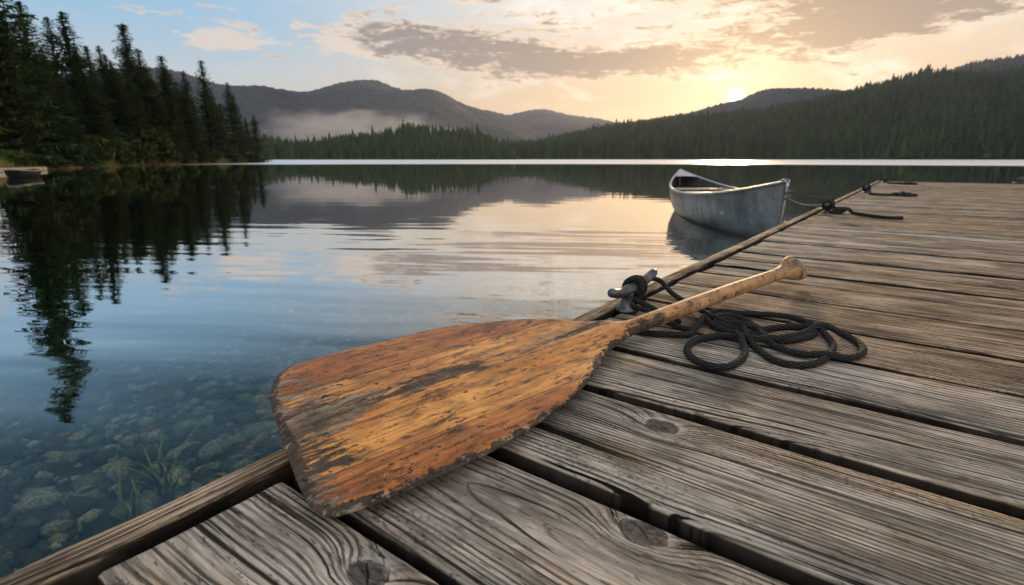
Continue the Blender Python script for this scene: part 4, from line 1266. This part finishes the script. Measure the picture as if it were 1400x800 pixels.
sk = empty('rowing_boat', (pb.x, pb.y, WATER), ang_); tag(sk, 'small dark boat lying low against the pale jetty', 'boat')
def skiff():
    V = []; F = []
    for i in range(17):
        s = i / 16; bq = .42 * (1 - abs(2 * s - 1) ** 2.6) ** .7 + .01; x = -1.1 + 2.2 * s
        for k in range(-6, 7):
            th = abs(k) / 6 * pi / 2; V.append((x, bq * math.sin(th) ** .7 * (1 if k > 0 else -1), -.06 + (.30 + .06 * abs(2 * s - 1) ** 2) * (1 - math.cos(th))))
    for i in range(16):
        for k in range(12): F.append((i * 13 + k, (i + 1) * 13 + k, (i + 1) * 13 + k + 1, i * 13 + k + 1))
    return V, F
V, F = skiff()
M_skiff = plain_mat('dark_hull_paint', (.005, .006, .007), (.014, .014, .015), 6, .8, .001, spec=.12)
o = mesh_obj('hull', V, F, M_skiff, sk); md = o.modifiers.new('thickness', 'SOLIDIFY'); md.thickness = .02; md.offset = 1
for sg in (-1, 1):
    b = MB(); b.tube([(-1.1 + 2.2 * s, sg * (.42 * (1 - abs(2 * s - 1) ** 2.6) ** .7 + .01), .25 + .06 * abs(2 * s - 1) ** 2) for s in np.linspace(0, 1, 24)], .022, 6); b.build('gunwale', M_pale, sk)
for x in (-.45, .35):
    b = MB(); b.box((x, 0, .17), (.18, .72, .025)); b.build('seat', M_pale, sk, smooth=False)
sk.location = sk.location + Vector((math.sin(ang_), -math.cos(ang_), 0)) * .55

# ------------------------------------------------------------------ air
def haze():
    m, t = material('lake_haze')
    v = t.n('VolumePrincipled', Color=(.66, .71, .96), Density=.000065, Anisotropy=.52)
    t.out(None, v)
    b = MB(); b.box((0, 0, 330), (8800, 8800, 700)); b.V[0][:, 2] = np.where(b.V[0][:, 2] > 0, 335, -9.5)
    return tag(b.build('haze', m, smooth=False), kind='stuff')
haze()
def mist():
    m, t = material('valley_mist')
    x, y, z = t.xyz(t.obj())
    n = t.noise(t.vec(x * .016, y * .016, z * .045), 1, 4, .6)
    e = ((x / 235) ** 2.0 + (y / 70) ** 2.0 + ((z + 4 + x * .03) / 42) ** 2.0)
    d = t.ss(e + (n - .5) * 2.2, 1.0, .15) * .0052
    v = t.n('VolumePrincipled', Color=(.93, .92, .95), Density=d, Anisotropy=.2)
    t.out(None, v)
    a, e_ = azel(500, 180); D = 960
    bm = bmesh.new(); bmesh.ops.create_icosphere(bm, subdivisions=3, radius=1)
    V = np.array([v_.co[:] for v_ in bm.verts]) * np.array([265, 80, 58]); F = [tuple(v_.index for v_ in f.verts) for f in bm.faces]; bm.free()
    o = mesh_obj('mist', V, F, m); o.location = (D * math.sin(a), D * math.cos(a), EYE + D * math.tan(e_)); o.rotation_euler = (0, 0, -a)
    return tag(o, 'pale mist lying along the foot of the blue mountain', 'mist', kind='stuff')
mist()
